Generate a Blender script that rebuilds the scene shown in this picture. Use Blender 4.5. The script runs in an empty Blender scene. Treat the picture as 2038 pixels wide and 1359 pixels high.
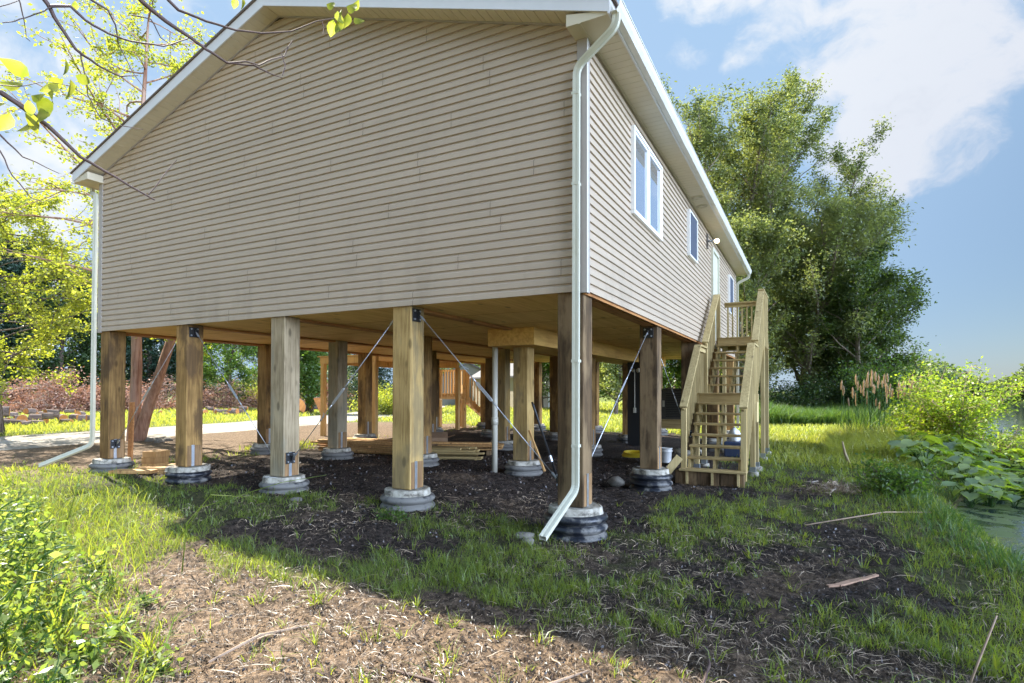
import bpy, math, random
import numpy as np
from mathutils import Vector, Matrix
R = math.radians
C = bpy.context.scene.collection
S = bpy.context.scene

# ------------------------------------------------------------------ camera
CAM = Vector((2.181, -5.923, 1.640))
yaw, pit, rol = R(27.596), R(0.791), R(0.104)
rt = Vector((math.cos(yaw), math.sin(yaw), 0)); fh = Vector((-math.sin(yaw), math.cos(yaw), 0))
F = fh * math.cos(pit) + Vector((0, 0, 1)) * math.sin(pit)
U = -fh * math.sin(pit) + Vector((0, 0, 1)) * math.cos(pit)
r2 = rt * math.cos(rol) + U * math.sin(rol); u2 = U * math.cos(rol) - rt * math.sin(rol)
cd = bpy.data.cameras.new('camera'); cam = bpy.data.objects.new('camera', cd); C.objects.link(cam)
cam.matrix_world = Matrix(((r2.x, u2.x, -F.x, CAM.x), (r2.y, u2.y, -F.y, CAM.y), (r2.z, u2.z, -F.z, CAM.z), (0, 0, 0, 1)))
cd.sensor_width = 36; cd.lens = 1131.63 / 2038 * 36; cd.shift_y = (761.46 - 679.5) / 2038
cd.clip_start = 0.05; cd.clip_end = 3000
S.camera = cam

# ------------------------------------------------------------------ light
SUNDIR = Vector((-1.05, 0.31, 1.0)).normalized()
SUN_EL = math.asin(SUNDIR.z); SUN_AZ = math.atan2(SUNDIR.x, SUNDIR.y)
sl = bpy.data.lights.new('sun', 'SUN'); sun = bpy.data.objects.new('sun', sl); C.objects.link(sun)
sl.energy = 5.0; sl.angle = R(0.5); sl.color = (1.0, 0.93, 0.80)
sun.rotation_euler = (-SUNDIR).to_track_quat('-Z', 'Y').to_euler()
sun.location = SUNDIR * 60
W = bpy.data.worlds.new('World'); S.world = W; W.use_nodes = True
S.view_settings.view_transform = 'Standard'; S.view_settings.look = 'None'
S.view_settings.exposure = 1.7; S.view_settings.gamma = 1.0
S.cycles.use_denoising = True
S.cycles.max_bounces = 8; S.cycles.diffuse_bounces = 5; S.cycles.transmission_bounces = 4; S.cycles.glossy_bounces = 3
S.cycles.sample_clamp_indirect = 8
S.cycles.use_adaptive_sampling = True; S.cycles.adaptive_threshold = 0.02


class NT:
    """small node-tree helper"""
    def __init__(s, nt): s.nt = nt; s.n = nt.nodes; s.l = nt.links
    def add(s, t, **k):
        n = s.n.new(t)
        for a, v in k.items():
            if a.startswith('i_'):
                key = a[2:]
                inp = n.inputs[int(key)] if key.isdigit() else n.inputs[key.replace('_', ' ')]
                s.set(inp, v)
            else: setattr(n, a, v)
        return n
    def set(s, inp, v):
        if hasattr(v, 'outputs'): v = v.outputs[0]
        if hasattr(v, 'is_output'): s.l.new(v, inp)
        else: inp.default_value = v
    def math(s, op, a, b=0.0, c=0.0, clamp=False):
        n = s.add('ShaderNodeMath', operation=op, use_clamp=clamp)
        s.set(n.inputs[0], a); s.set(n.inputs[1], b)
        if op in ('MULTIPLY_ADD', 'SMOOTH_MIN'): s.set(n.inputs[2], c)
        return n.outputs[0]
    def vmath(s, op, a, b=(0, 0, 0)):
        n = s.add('ShaderNodeVectorMath', operation=op); s.set(n.inputs[0], a)
        if op == 'SCALE': s.set(n.inputs['Scale'], b)
        else: s.set(n.inputs[1], b)
        return n.outputs['Value'] if op in ('DOT_PRODUCT', 'LENGTH', 'DISTANCE') else n.outputs[0]
    def mix(s, f, a, b, mode='MIX'):
        n = s.add('ShaderNodeMix', data_type='RGBA', blend_type=mode)
        s.set(n.inputs[0], f); s.set(n.inputs[6], a); s.set(n.inputs[7], b); return n.outputs[2]
    def noise(s, vec, scale, detail=4, rough=.55, dist=0.0):
        n = s.add('ShaderNodeTexNoise'); s.set(n.inputs['Vector'], vec); n.inputs['Scale'].default_value = scale
        n.inputs['Detail'].default_value = detail; n.inputs['Roughness'].default_value = rough; n.inputs['Distortion'].default_value = dist
        return n.outputs['Fac']
    def ramp(s, f, pts, interp='LINEAR'):
        n = s.add('ShaderNodeValToRGB'); s.set(n.inputs[0], f); e = n.color_ramp.elements; n.color_ramp.interpolation = interp
        while len(e) < len(pts): e.new(.5)
        for i, (p, c) in enumerate(pts):
            e[i].position = p; e[i].color = (c, c, c, 1) if isinstance(c, (int, float)) else (*c[:3], 1)
        return n.outputs[0]
    def mapr(s, v, a, b, c=0., d=1., smooth=True):
        n = s.add('ShaderNodeMapRange', interpolation_type='SMOOTHSTEP' if smooth else 'LINEAR'); s.set(n.inputs[0], v)
        for i, q in enumerate((a, b, c, d)): n.inputs[i + 1].default_value = q
        return n.outputs[0]


def c4(c): return (c[0], c[1], c[2], 1)


def build_world():
    t = NT(W.node_tree); t.n.clear()
    out = t.add('ShaderNodeOutputWorld'); bg = t.add('ShaderNodeBackground'); t.l.new(bg.outputs[0], out.inputs[0])
    sky = t.add('ShaderNodeTexSky', sky_type='NISHITA', sun_disc=False, sun_elevation=SUN_EL, sun_rotation=SUN_AZ)
    sky.air_density = 1.0; sky.dust_density = 0.6; sky.ozone_density = 1.5; sky.altitude = 100
    tc = t.add('ShaderNodeTexCoord'); d = tc.outputs['Generated']
    dn = t.vmath('NORMALIZE', d)
    warp = t.add('ShaderNodeTexNoise'); t.set(warp.inputs['Vector'], dn); warp.inputs['Scale'].default_value = 5; warp.inputs['Detail'].default_value = 5
    wv = t.vmath('SCALE', t.vmath('SUBTRACT', warp.outputs['Color'], (.5, .5, .5)), .15)
    dw = t.vmath('ADD', dn, wv)
    sc = t.vmath('MULTIPLY', dw, (1, 1, 1.7))
    fbm = t.noise(sc, 2.7, 10, .60, .1)
    fine = t.noise(sc, 11, 6, .6, .2)
    tot = None
    for (dx, dy, dz, rad, amp) in CLOUDS:
        v = Vector((dx, dy, dz)).normalized()
        dist = t.vmath('DISTANCE', t.vmath('MULTIPLY', dw, (1, 1, 1.0)), tuple(v))
        m = t.math('MULTIPLY', t.mapr(dist, 0.0, rad, 1.0, 0.0), amp)
        tot = m if tot is None else t.math('MAXIMUM', tot, m)
    base = t.math('MULTIPLY', t.math('SUBTRACT', fbm, .5), 1.55)
    f2 = t.math('MULTIPLY', t.math('SUBTRACT', fine, .5), .6)
    dens = t.math('ADD', t.math('ADD', tot, base), f2)
    cov = t.mapr(dens, .42, .74)
    core = t.mapr(dens, .80, 1.25)
    skyc = t.vmath('SCALE', sky.outputs[0], SKY_STR)
    hs = t.add('ShaderNodeHueSaturation'); hs.inputs['Saturation'].default_value = 1.12; t.set(hs.inputs['Color'], skyc)
    # thin high haze: brighter, paler toward the sun side
    z = t.add('ShaderNodeSeparateXYZ'); t.set(z.inputs[0], dn)
    sund = t.vmath('DOT_PRODUCT', dn, tuple(SUNDIR))
    hz = t.math('MULTIPLY', t.mapr(sund, -.3, .55), .92)
    skyc = t.mix(hz, hs.outputs[0], (.14, .205, .29, 1))
    cc = t.mix(core, (.25, .26, .285, 1), (.17, .185, .22, 1))
    cc = t.mix(t.mapr(sund, -.15, -.6), cc, (.30, .30, .30, 1))
    cc = t.mix(t.mapr(t.vmath('DOT_PRODUCT', dn, (.985, -.1, .12)), .72, .93), cc, (3.4, 4.2, 5.7, 1))  # over-bright bluish cloud added outside the view to light the side wall
    cc = t.mix(t.mapr(sund, .2, .8), cc, (.30, .31, .32, 1))
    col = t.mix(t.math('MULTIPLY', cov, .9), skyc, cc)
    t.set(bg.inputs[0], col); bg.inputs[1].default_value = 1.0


SKY_STR = 0.031
# cloud banks: direction, angular radius, strength; final pair unseen, added to light walls
CLOUDS = [(.02, .86, .60, .28, .62), (.18, .86, .50, .30, .80), (.33, .83, .44, .28, .74), (.14, .90, .38, .30, .72),
          (.36, .84, .58, .24, .9), (.29, .87, .40, .20, .7), (-.12, .90, .60, .22, .7), (-.82, .50, .45, .5, .60), (-.95, .25, .2, .45, .75), (-.6, .6, .6, .3, .5),
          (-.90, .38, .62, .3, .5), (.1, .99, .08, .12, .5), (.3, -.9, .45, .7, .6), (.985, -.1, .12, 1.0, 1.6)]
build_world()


# ------------------------------------------------------------------ materials
def new_mat(name):
    m = bpy.data.materials.new(name); m.use_nodes = True; t = NT(m.node_tree); t.n.clear()
    out = t.add('ShaderNodeOutputMaterial'); b = t.add('ShaderNodeBsdfPrincipled'); t.l.new(b.outputs[0], out.inputs[0])
    return m, t, b, out


def bump(t, b, h, strength=.4, dist=.01):
    n = t.add('ShaderNodeBump'); n.inputs['Strength'].default_value = strength; n.inputs['Distance'].default_value = dist
    t.set(n.inputs['Height'], h); t.set(b.inputs['Normal'], n)


def plain(name, col, rough=.6, var=.12, scale=8, metal=0., spec=.5, bmp=.0, dirt=None):
    m, t, b, o = new_mat(name); tc = t.add('ShaderNodeTexCoord').outputs['Object']
    n = t.noise(tc, scale, 5)
    k = t.mapr(n, .25, .75, 1 - var, 1 + var, False)
    cc = t.vmath('SCALE', c4(col)[:3], k)
    if dirt:
        dm = t.mapr(t.noise(tc, dirt[1], 6, .65), .48, .68)
        cc = t.mix(t.math('MULTIPLY', dm, dirt[2]), cc, c4(dirt[0]))
    t.set(b.inputs['Base Color'], cc); b.inputs['Roughness'].default_value = rough; b.inputs['Metallic'].default_value = metal
    b.inputs['Specular IOR Level'].default_value = spec
    if bmp: bump(t, b, n, bmp, .01)
    return m


def wood(name, light, dark, axis=2, scale=1., rough=.8, rnd=.25, knots=True, stain=None, bmp=.35):
    m, t, b, o = new_mat(name); tc = t.add('ShaderNodeTexCoord').outputs['Object']
    oi = t.add('ShaderNodeObjectInfo')
    off = t.vmath('SCALE', oi.outputs['Random'], 37.0)
    st = [14.0, 14.0, 14.0]; st[axis] = .9
    v = t.vmath('ADD', t.vmath('MULTIPLY', tc, tuple(q * scale for q in st)), off)
    g = t.noise(v, 2.2, 7, .62, .6)
    big = t.noise(t.vmath('ADD', tc, off), 1.6 * scale, 4, .55)
    f = t.math('ADD', t.math('MULTIPLY', g, .7), t.math('MULTIPLY', big, .45))
    col = t.mix(t.mapr(f, .40, .74), c4(dark), c4(light))
    if knots:
        kv = [5.0, 5.0, 5.0]; kv[axis] = 2.2
        vo = t.add('ShaderNodeTexVoronoi'); t.set(vo.inputs['Vector'], t.vmath('ADD', t.vmath('MULTIPLY', tc, tuple(kv)), off)); vo.inputs['Scale'].default_value = .8
        kn = t.mapr(vo.outputs['Distance'], .07, .17, 1, 0)
        col = t.mix(t.math('MULTIPLY', kn, .7), col, c4([q * .35 for q in dark]))
    if stain:
        sv = t.noise(t.vmath('ADD', t.vmath('MULTIPLY', tc, (2.2, 2.2, .8)), off), 1.3, 5, .6)
        col = t.mix(t.math('MULTIPLY', t.mapr(sv, .47, .60), stain[1]), col, c4(stain[0]))
    vr = t.math('MULTIPLY_ADD', oi.outputs['Random'], rnd * 2, 1 - rnd)
    col = t.vmath('SCALE', col, vr)
    t.set(b.inputs['Base Color'], col); b.inputs['Roughness'].default_value = rough; b.inputs['Specular IOR Level'].default_value = .3
    if bmp: bump(t, b, g, bmp, .006)
    return m


def leafmat(name, ca, cb, trans=.45, tcol=None, gloss=.05):
    m = bpy.data.materials.new(name); m.use_nodes = True; t = NT(m.node_tree); t.n.clear()
    out = t.add('ShaderNodeOutputMaterial')
    at = t.add('ShaderNodeAttribute', attribute_name='rnd')
    col = t.mix(at.outputs['Fac'], c4(ca), c4(cb))
    d = t.add('ShaderNodeBsdfDiffuse'); t.set(d.inputs[0], col)
    tr = t.add('ShaderNodeBsdfTranslucent'); t.set(tr.inputs[0], t.vmath('MULTIPLY', col, tcol or (2.2, 2.2, .65)))
    mx = t.add('ShaderNodeMixShader'); mx.inputs[0].default_value = trans; t.l.new(d.outputs[0], mx.inputs[1]); t.l.new(tr.outputs[0], mx.inputs[2])
    g = t.add('ShaderNodeBsdfGlossy'); g.inputs[0].default_value = (.9, .95, 1, 1); g.inputs['Roughness'].default_value = .42
    m2 = t.add('ShaderNodeMixShader'); m2.inputs[0].default_value = gloss * .5; t.l.new(mx.outputs[0], m2.inputs[1]); t.l.new(g.outputs[0], m2.inputs[2])
    t.l.new(m2.outputs[0], out.inputs[0])
    return m


M = {}


def siding_mat():
    m, t, b, o = new_mat('vinyl_siding'); pos = t.add('ShaderNodeNewGeometry').outputs['Position']
    pan = t.noise(t.vmath('MULTIPLY', pos, (.25, .25, 5.0)), 1.0, 2)       # panel-to-panel tone
    gr = t.noise(t.vmath('MULTIPLY', pos, (3, 3, 40)), 1.0, 4, .6)          # embossed grain
    dr = t.noise(t.vmath('MULTIPLY', pos, (2.5, 2.5, .5)), 1.0, 6, .65)     # rain streaks
    z = t.add('ShaderNodeSeparateXYZ'); t.set(z.inputs[0], pos)
    low = t.mapr(z.outputs[2], 3.5, 2.75, 0, 1)
    col = t.vmath('SCALE', (.42, .335, .245), t.math('ADD', t.mapr(pan, .3, .7, .93, 1.05, False), t.math('MULTIPLY', gr, .04)))
    k = t.math('MULTIPLY', t.mapr(dr, .45, .7), t.math('MULTIPLY_ADD', low, .22, .10))
    t.set(b.inputs['Base Color'], t.mix(k, col, (.22, .18, .13, 1))); b.inputs['Roughness'].default_value = .45; b.inputs['Specular IOR Level'].default_value = .35
    bump(t, b, t.math('ADD', gr, t.math('MULTIPLY', t.noise(pos, 1.3, 3), 1.6)), .10, .01)
    return m


M['siding'] = siding_mat()
M['siding_side'] = M['siding']
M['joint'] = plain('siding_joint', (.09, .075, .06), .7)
M['trim'] = plain('corner_trim', (.33, .29, .25), .45, .04, 3)
M['soffit'] = plain('soffit_vinyl', (.56, .49, .35), .5, .05, 3)
M['fascia'] = plain('fascia_metal', (.62, .61, .60), .4, .04, 3)
M['gutter'] = plain('gutter_metal', (.66, .64, .58), .35, .06, 4, dirt=((.42, .38, .28), 3.0, .3))
M['white'] = plain('white_vinyl', (.78, .77, .74), .4, .04, 4)
M['spout'] = plain('downspout_metal', (.54, .53, .42), .38, .05, 5, dirt=((.38, .36, .24), 2.5, .35))
M['shingle'] = plain('roof_shingles', (.12, .09, .07), .9, .3, 30, bmp=.3)
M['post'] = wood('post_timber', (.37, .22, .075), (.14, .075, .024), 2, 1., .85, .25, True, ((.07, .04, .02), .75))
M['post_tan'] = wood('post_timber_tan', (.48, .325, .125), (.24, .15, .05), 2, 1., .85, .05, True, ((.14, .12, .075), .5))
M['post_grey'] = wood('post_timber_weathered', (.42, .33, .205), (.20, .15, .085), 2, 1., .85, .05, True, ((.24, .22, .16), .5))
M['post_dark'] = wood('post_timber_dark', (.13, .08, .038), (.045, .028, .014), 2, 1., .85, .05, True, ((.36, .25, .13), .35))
M['notch'] = wood('cut_timber', (.33, .20, .095), (.17, .095, .04), 2, 1., .8, .1, False)
M['deck'] = wood('treated_lumber', (.53, .41, .195), (.34, .25, .105), 2, .8, .75, .12, True)
M['deck_y'] = wood('treated_lumber_lengthwise', (.53, .41, .195), (.34, .25, .105), 1, .8, .75, .12, True)
M['deck_x'] = wood('treated_lumber_crosswise', (.47, .35, .155), (.28, .195, .08), 0, .8, .75, .12, True)
M['cedar'] = wood('warm_lumber', (.55, .33, .13), (.36, .19, .07), 2, .8, .75, .15, True)
M['stair_sun_tint'] = wood('sunlit_lumber', (.72, .47, .20), (.50, .30, .11), 2, .8, .75, .12, True)  # sunlight put into the colour: lumber lightened so the far stair looks lit
M['ply'] = wood('plywood', (.80, .54, .20), (.62, .38, .12), 1, .5, .7, .06, True, None, .08)
M['ply_box'] = wood('plywood_box', (.74, .46, .14), (.50, .27, .075), 1, .5, .7, .06, False, None, .08)
M['beam'] = wood('floor_beam', (.50, .24, .085), (.30, .13, .045), 1, .8, .8, .1, True)
M['galv'] = plain('galvanised_steel', (.42, .44, .46), .4, .15, 20, metal=.8)
M['blackmetal'] = plain('black_steel', (.012, .012, .013), .5, .1, 8)
M['cable'] = plain('steel_cable', (.50, .51, .53), .35, .1, 30, metal=.7)
M['pvc'] = plain('pvc_pipe', (.50, .47, .38), .45, .06, 3)
M['screen'] = plain('window_screen', (.045, .055, .08), .7, .05, 5)


def concrete_mat():
    m, t, b, o = new_mat('footing_concrete'); tc = t.add('ShaderNodeTexCoord').outputs['Object']
    a = t.noise(tc, 9, 7, .65); f = t.noise(tc, 50, 4)
    col = t.ramp(a, [(.36, (.10, .09, .07)), (.48, (.34, .31, .25)), (.7, (.54, .51, .43))])
    t.set(b.inputs['Base Color'], col); b.inputs['Roughness'].default_value = .85; bump(t, b, t.math('ADD', a, t.math('MULTIPLY', f, .3)), .6, .01)
    return m


def corr_mat(nm, lo):
    m, t, b, o = new_mat(nm); tc = t.add('ShaderNodeTexCoord').outputs['Object']
    a = t.noise(tc, 5, 7, .7); 
    mud = t.mapr(a, lo, lo + .16)
    col = t.mix(t.math('MULTIPLY', mud, .8), (.012, .014, .02, 1), (.20, .19, .17, 1))
    t.set(b.inputs['Base Color'], col); t.set(b.inputs['Roughness'], t.math('MULTIPLY_ADD', mud, .5, .32)); bump(t, b, a, .35, .01)
    return m


M['stone'] = plain('field_stone', (.17, .155, .13), .9, .35, 9, bmp=.5); M['conc'] = concrete_mat(); M['corr'] = corr_mat('corrugated_pipe', .50); M['corr_mud'] = corr_mat('muddy_corrugated_pipe', .36)


def glass_mat():
    m, t, b, o = new_mat('window_glass')
    b.inputs['Base Color'].default_value = (.62, .66, .74, 1); b.inputs['Metallic'].default_value = .85; b.inputs['Roughness'].default_value = .02
    b.inputs['Specular IOR Level'].default_value = 1.0; b.inputs['IOR'].default_value = 2.4
    return m


M['glass'] = glass_mat()
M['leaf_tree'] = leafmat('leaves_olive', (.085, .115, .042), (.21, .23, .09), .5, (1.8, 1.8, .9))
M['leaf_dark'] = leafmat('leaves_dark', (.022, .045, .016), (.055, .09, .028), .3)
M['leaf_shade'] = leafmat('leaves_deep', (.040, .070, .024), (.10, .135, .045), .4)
M['leaf_bush'] = leafmat('leaves_bush', (.12, .19, .028), (.28, .32, .05), .55, (1.9, 2.0, .7))
M['leaf_mid'] = leafmat('leaves_mid', (.045, .095, .022), (.10, .16, .035), .45)
M['leaf_bright'] = leafmat('leaves_bright', (.14, .175, .03), (.31, .305, .065), .55, (1.9, 2.0, .7))
M['leaf_weed'] = leafmat('leaves_weed', (.10, .155, .03), (.27, .31, .075), .5, (1.8, 1.9, .8), .07)
M['lawn'] = leafmat('lawn_blades', (.15, .20, .03), (.40, .40, .10), .5, (1.6, 1.6, .7), .06)
M['leaf_conifer'] = leafmat('needles', (.016, .036, .024), (.035, .065, .038), .15)
M['leaf_far'] = leafmat('leaves_far', (.075, .11, .06), (.13, .16, .075), .35)  # greyer leaf colour stands in for haze over distance
M['leaf_broad'] = leafmat('leaves_broad', (.12, .20, .028), (.24, .30, .04), .45, gloss=.3)
M['leaf_brown'] = leafmat('leaves_dead', (.24, .13, .09), (.46, .28, .20), .3, (1.2, 1, .8))
M['grass'] = leafmat('grass_blades', (.055, .12, .016), (.20, .255, .05), .5, (2.6, 2.15, .75), .06)
M['grass_tall'] = leafmat('grass_blades_tall', (.04, .095, .030), (.10, .15, .04), .4)
M['straw'] = leafmat('straw', (.13, .09, .06), (.56, .43, .30), .1, (1, 1, 1), .1)
M['reed'] = leafmat('reed_heads', (.34, .23, .12), (.52, .38, .21), .25, (1.2, 1, .8))
M['chip'] = leafmat('bark_chips', (.018, .012, .009), (.10, .065, .045), .0, (1, 1, 1), .1)
M['bark'] = wood('bark', (.17, .13, .10), (.05, .038, .03), 2, .6, .95, .2, False, None, .8)
M['bark_pale'] = wood('bark_grey_pale', (.30, .24, .18), (.11, .085, .06), 2, .6, .95, .2, False, None, .8)
M['bark_birch'] = wood('bark_peeling', (.42, .26, .18), (.17, .08, .05), 2, .5, .95, .05, False, ((.38, .26, .20), .5), 1.)
M['twig'] = plain('twig_bark', (.075, .045, .038), .7, .3, 20)
M['twig_pale'] = plain('pale_twig', (.36, .25, .17), .8, .25, 20)
M['logcut'] = wood('cut_log_face', (.62, .27, .085), (.40, .15, .045), 2, .5, .8, .2, False)
M['logbark'] = wood('log_bark', (.26, .19, .16), (.09, .065, .055), 0, .8, .95, .2, False, None, .8)


# ------------------------------------------------------------------ mesh helpers
class MB:
    def __init__(s): s.v = []; s.f = []
    def add(s, vs, fs):
        o = len(s.v); s.v += [tuple(q) for q in vs]; s.f += [tuple(i + o for i in f) for f in fs]; return s
    def box(s, x0, y0, z0, x1, y1, z1):
        v = [(x, y, z) for z in (z0, z1) for y in (y0, y1) for x in (x0, x1)]
        return s.add(v, [(0, 2, 3, 1), (4, 5, 7, 6), (0, 1, 5, 4), (2, 6, 7, 3), (0, 4, 6, 2), (1, 3, 7, 5)])
    def bar(s, a, b, w, h, up=(0, 0, 1)):
        a, b = Vector(a), Vector(b); d = (b - a).normalized(); up = Vector(up)
        sd = d.cross(up)
        if sd.length < 1e-4: sd = d.cross(Vector((1, 0, 0)))
        sd.normalize(); u = sd.cross(d)
        v = [p + sd * (w / 2 * i) + u * (h / 2 * j) for p in (a, b) for i, j in ((-1, -1), (1, -1), (1, 1), (-1, 1))]
        return s.add(v, [(3, 2, 1, 0), (4, 5, 6, 7), (0, 1, 5, 4), (1, 2, 6, 5), (2, 3, 7, 6), (3, 0, 4, 7)])
    def tube(s, pts, r, n=8, cap=True):
        P = [Vector(p) for p in pts]; rr = r if isinstance(r, (list, tuple)) else [r] * len(P)
        o = len(s.v); prev = None
        for i, p in enumerate(P):
            d = (P[min(i + 1, len(P) - 1)] - P[max(i - 1, 0)]).normalized()
            if prev is None:
                a = d.cross(Vector((0, 0, 1)));
                if a.length < 1e-3: a = d.cross(Vector((1, 0, 0)))
            else: a = prev - d * prev.dot(d)
            a.normalize(); prev = a; b = d.cross(a)
            for k in range(n):
                t = 2 * math.pi * k / n; s.v.append(tuple(p + (a * math.cos(t) + b * math.sin(t)) * rr[i]))
        for i in range(len(P) - 1):
            for k in range(n):
                k2 = (k + 1) % n; s.f.append((o + i * n + k, o + i * n + k2, o + (i + 1) * n + k2, o + (i + 1) * n + k))
        if cap:
            s.f.append(tuple(o + k for k in range(n - 1, -1, -1))); s.f.append(tuple(o + (len(P) - 1) * n + k for k in range(n)))
        return s
    def lathe(s, prof, n=32, c=(0, 0, 0), jit=None):
        o = len(s.v)
        for i, (r, z) in enumerate(prof):
            for k in range(n):
                t = 2 * math.pi * k / n; q = r if jit is None else r + jit(t, i)
                s.v.append((c[0] + q * math.cos(t), c[1] + q * math.sin(t), c[2] + z))
        for i in range(len(prof) - 1):
            for k in range(n):
                k2 = (k + 1) % n; s.f.append((o + i * n + k, o + i * n + k2, o + (i + 1) * n + k2, o + (i + 1) * n + k))
        s.f.append(tuple(o + (len(prof) - 1) * n + k for k in range(n)))
        s.f.append(tuple(o + k for k in range(n - 1, -1, -1)))
        return s
    def prof(s, pts, a, b, xd, yd):
        """extrude a 2-D outline (along xd,yd) from point a to point b"""
        a, b, xd, yd = Vector(a), Vector(b), Vector(xd), Vector(yd); n = len(pts)
        v = [p + xd * q[0] + yd * q[1] for p in (a, b) for q in pts]
        return s.add(v, [(i, (i + 1) % n, n + (i + 1) % n, n + i) for i in range(n)] + [tuple(range(n - 1, -1, -1)), tuple(range(n, 2 * n))])
    def build(s, name, mat, parent=None, smooth=False, bevel=0, loc=None):
        me = bpy.data.meshes.new(name)
        vs = s.v
        if loc is not None: vs = [(x - loc[0], y - loc[1], z - loc[2]) for x, y, z in vs]
        me.from_pydata(vs, [], s.f); me.materials.append(mat)
        if smooth: me.polygons.foreach_set('use_smooth', [True] * len(me.polygons))
        me.update(); o = bpy.data.objects.new(name, me); C.objects.link(o)
        if loc is not None: o.location = loc
        if parent is not None:
            o.parent = parent
            if loc is None: o.matrix_parent_inverse = pinv(parent)
            else: o.matrix_parent_inverse = pinv(parent)
        if bevel:
            b = o.modifiers.new('bevel', 'BEVEL'); b.width = bevel; b.segments = 2; b.limit_method = 'ANGLE'
            me.polygons.foreach_set('use_smooth', [False] * len(me.polygons))
        return o


def wmat(o):
    m = Matrix.LocRotScale(o.location, o.rotation_euler, o.scale)
    if o.parent: m = wmat(o.parent) @ o.matrix_parent_inverse @ m
    return m


def pinv(p): return wmat(p).inverted()


def tag(o, label=None, cat=None, group=None, kind=None):
    if label: o['label'] = label
    if cat: o['category'] = cat
    if group: o['group'] = group
    if kind: o['kind'] = kind
    return o


def empty(name, loc, label, cat, group=None, rz=0):
    o = bpy.data.objects.new(name, None); C.objects.link(o); o.location = loc; o.rotation_euler.z = rz; o.empty_display_size = .2
    return tag(o, label, cat, group)


def copy_tree(o, parent=None):
    c = o.copy(); C.objects.link(c)
    if parent is not None: c.parent = parent; c.matrix_parent_inverse = o.matrix_parent_inverse.copy()
    for ch in list(o.children): copy_tree(ch, c)
    return c


def npmesh(name, V, Q=None, T=None, mat=None, parent=None, rnd=None, smooth=False):
    """fast mesh from numpy arrays: V (n,3), quads Q, triangles T, per-vertex 'rnd'"""
    me = bpy.data.meshes.new(name); V = np.asarray(V, np.float32)
    nq = 0 if Q is None else len(Q); nt = 0 if T is None else len(T)
    idx = []
    if nq: idx.append(np.asarray(Q, np.int32).ravel())
    if nt: idx.append(np.asarray(T, np.int32).ravel())
    idx = np.concatenate(idx); st = np.concatenate([np.arange(nq, dtype=np.int32) * 4, nq * 4 + np.arange(nt, dtype=np.int32) * 3])
    tot = np.concatenate([np.full(nq, 4, np.int32), np.full(nt, 3, np.int32)])
    me.vertices.add(len(V)); me.vertices.foreach_set('co', V.ravel())
    me.loops.add(len(idx)); me.loops.foreach_set('vertex_index', idx)
    me.polygons.add(nq + nt); me.polygons.foreach_set('loop_start', st); me.polygons.foreach_set('loop_total', tot)
    if smooth: me.polygons.foreach_set('use_smooth', np.ones(nq + nt, bool))
    me.update(calc_edges=True); me.validate()
    if rnd is not None:
        a = me.attributes.new('rnd', 'FLOAT', 'POINT'); a.data.foreach_set('value', np.asarray(rnd, np.float32))
    if mat: me.materials.append(mat)
    o = bpy.data.objects.new(name, me); C.objects.link(o)
    if parent is not None: o.parent = parent; o.matrix_parent_inverse = pinv(parent)
    return o


# ------------------------------------------------------------------ noise and terrain
def _h(ix, iy, s):
    n = (ix.astype(np.int64) * 374761393 + iy.astype(np.int64) * 668265263 + s * 974634777) & 0x7fffffff
    n = ((n ^ (n >> 13)) * 1274126177) & 0x7fffffff
    return ((n ^ (n >> 16)) & 0xffff) / 65535.0


def vnoise(x, y, sc, seed=0):
    x = np.asarray(x, float) * sc; y = np.asarray(y, float) * sc
    ix = np.floor(x); iy = np.floor(y); fx = x - ix; fy = y - iy
    fx = fx * fx * (3 - 2 * fx); fy = fy * fy * (3 - 2 * fy)
    a = _h(ix, iy, seed); b = _h(ix + 1, iy, seed); c = _h(ix, iy + 1, seed); d = _h(ix + 1, iy + 1, seed)
    return (a * (1 - fx) + b * fx) * (1 - fy) + (c * (1 - fx) + d * fx) * fy


def fbm(x, y, sc, seed=0, oct=4):
    r = 0; am = .5; tt = 0
    for o in range(oct): r = r + am * vnoise(x, y, sc * 2 ** o, seed + o * 17); tt += am; am *= .55
    return r / tt


def sm(x, a, b):
    t = np.clip((x - a) / (b - a), 0, 1); return t * t * (3 - 2 * t)


BKY = [-60, -3, 1.5, 3.1, 4.5, 6.3, 8, 14, 30, 70, 115, 118, 400]
BKX = [5.5, 4.9, 4.3, 4.15, 4.25, 4.65, 5.1, 7.0, 9.5, 16, 25, 900, 900]


def bank_x(y): return np.interp(y, BKY, BKX) + .25 * (vnoise(y, y * 0, .6, 91) - .5) + .18 * sm(y, -1, 1) * (1 - sm(y, 3.5, 5)) - .05 * sm(y, 4, 5) * (1 - sm(y, 6, 9))


def height(x, y):
    x = np.asarray(x, float); y = np.asarray(y, float)
    h = .10 * sm(-x, .2, 3.0) * sm(y, -3.5, -.3)
    near = 1 - sm(np.hypot(x - 2, y + 5), 14, 26)
    h = h + near * (.085 * (fbm(x, y, .9, 3) - .5) + .035 * (fbm(x, y, 5, 8, 3) - .5))
    drop = sm(x - bank_x(y), -.7, .9)
    h = h * (1 - drop) - drop * .95
    far = sm(np.hypot(x - 2, y + 5), 60, 400)
    return h + far * 0.5 * (1 - drop)


def road_center(y): return np.interp(y, [-40, -10, 3, 12, 22, 35, 60, 120], [-17.5, -18.2, -18.6, -19.6, -22.5, -28.5, -44, -90])


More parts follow.
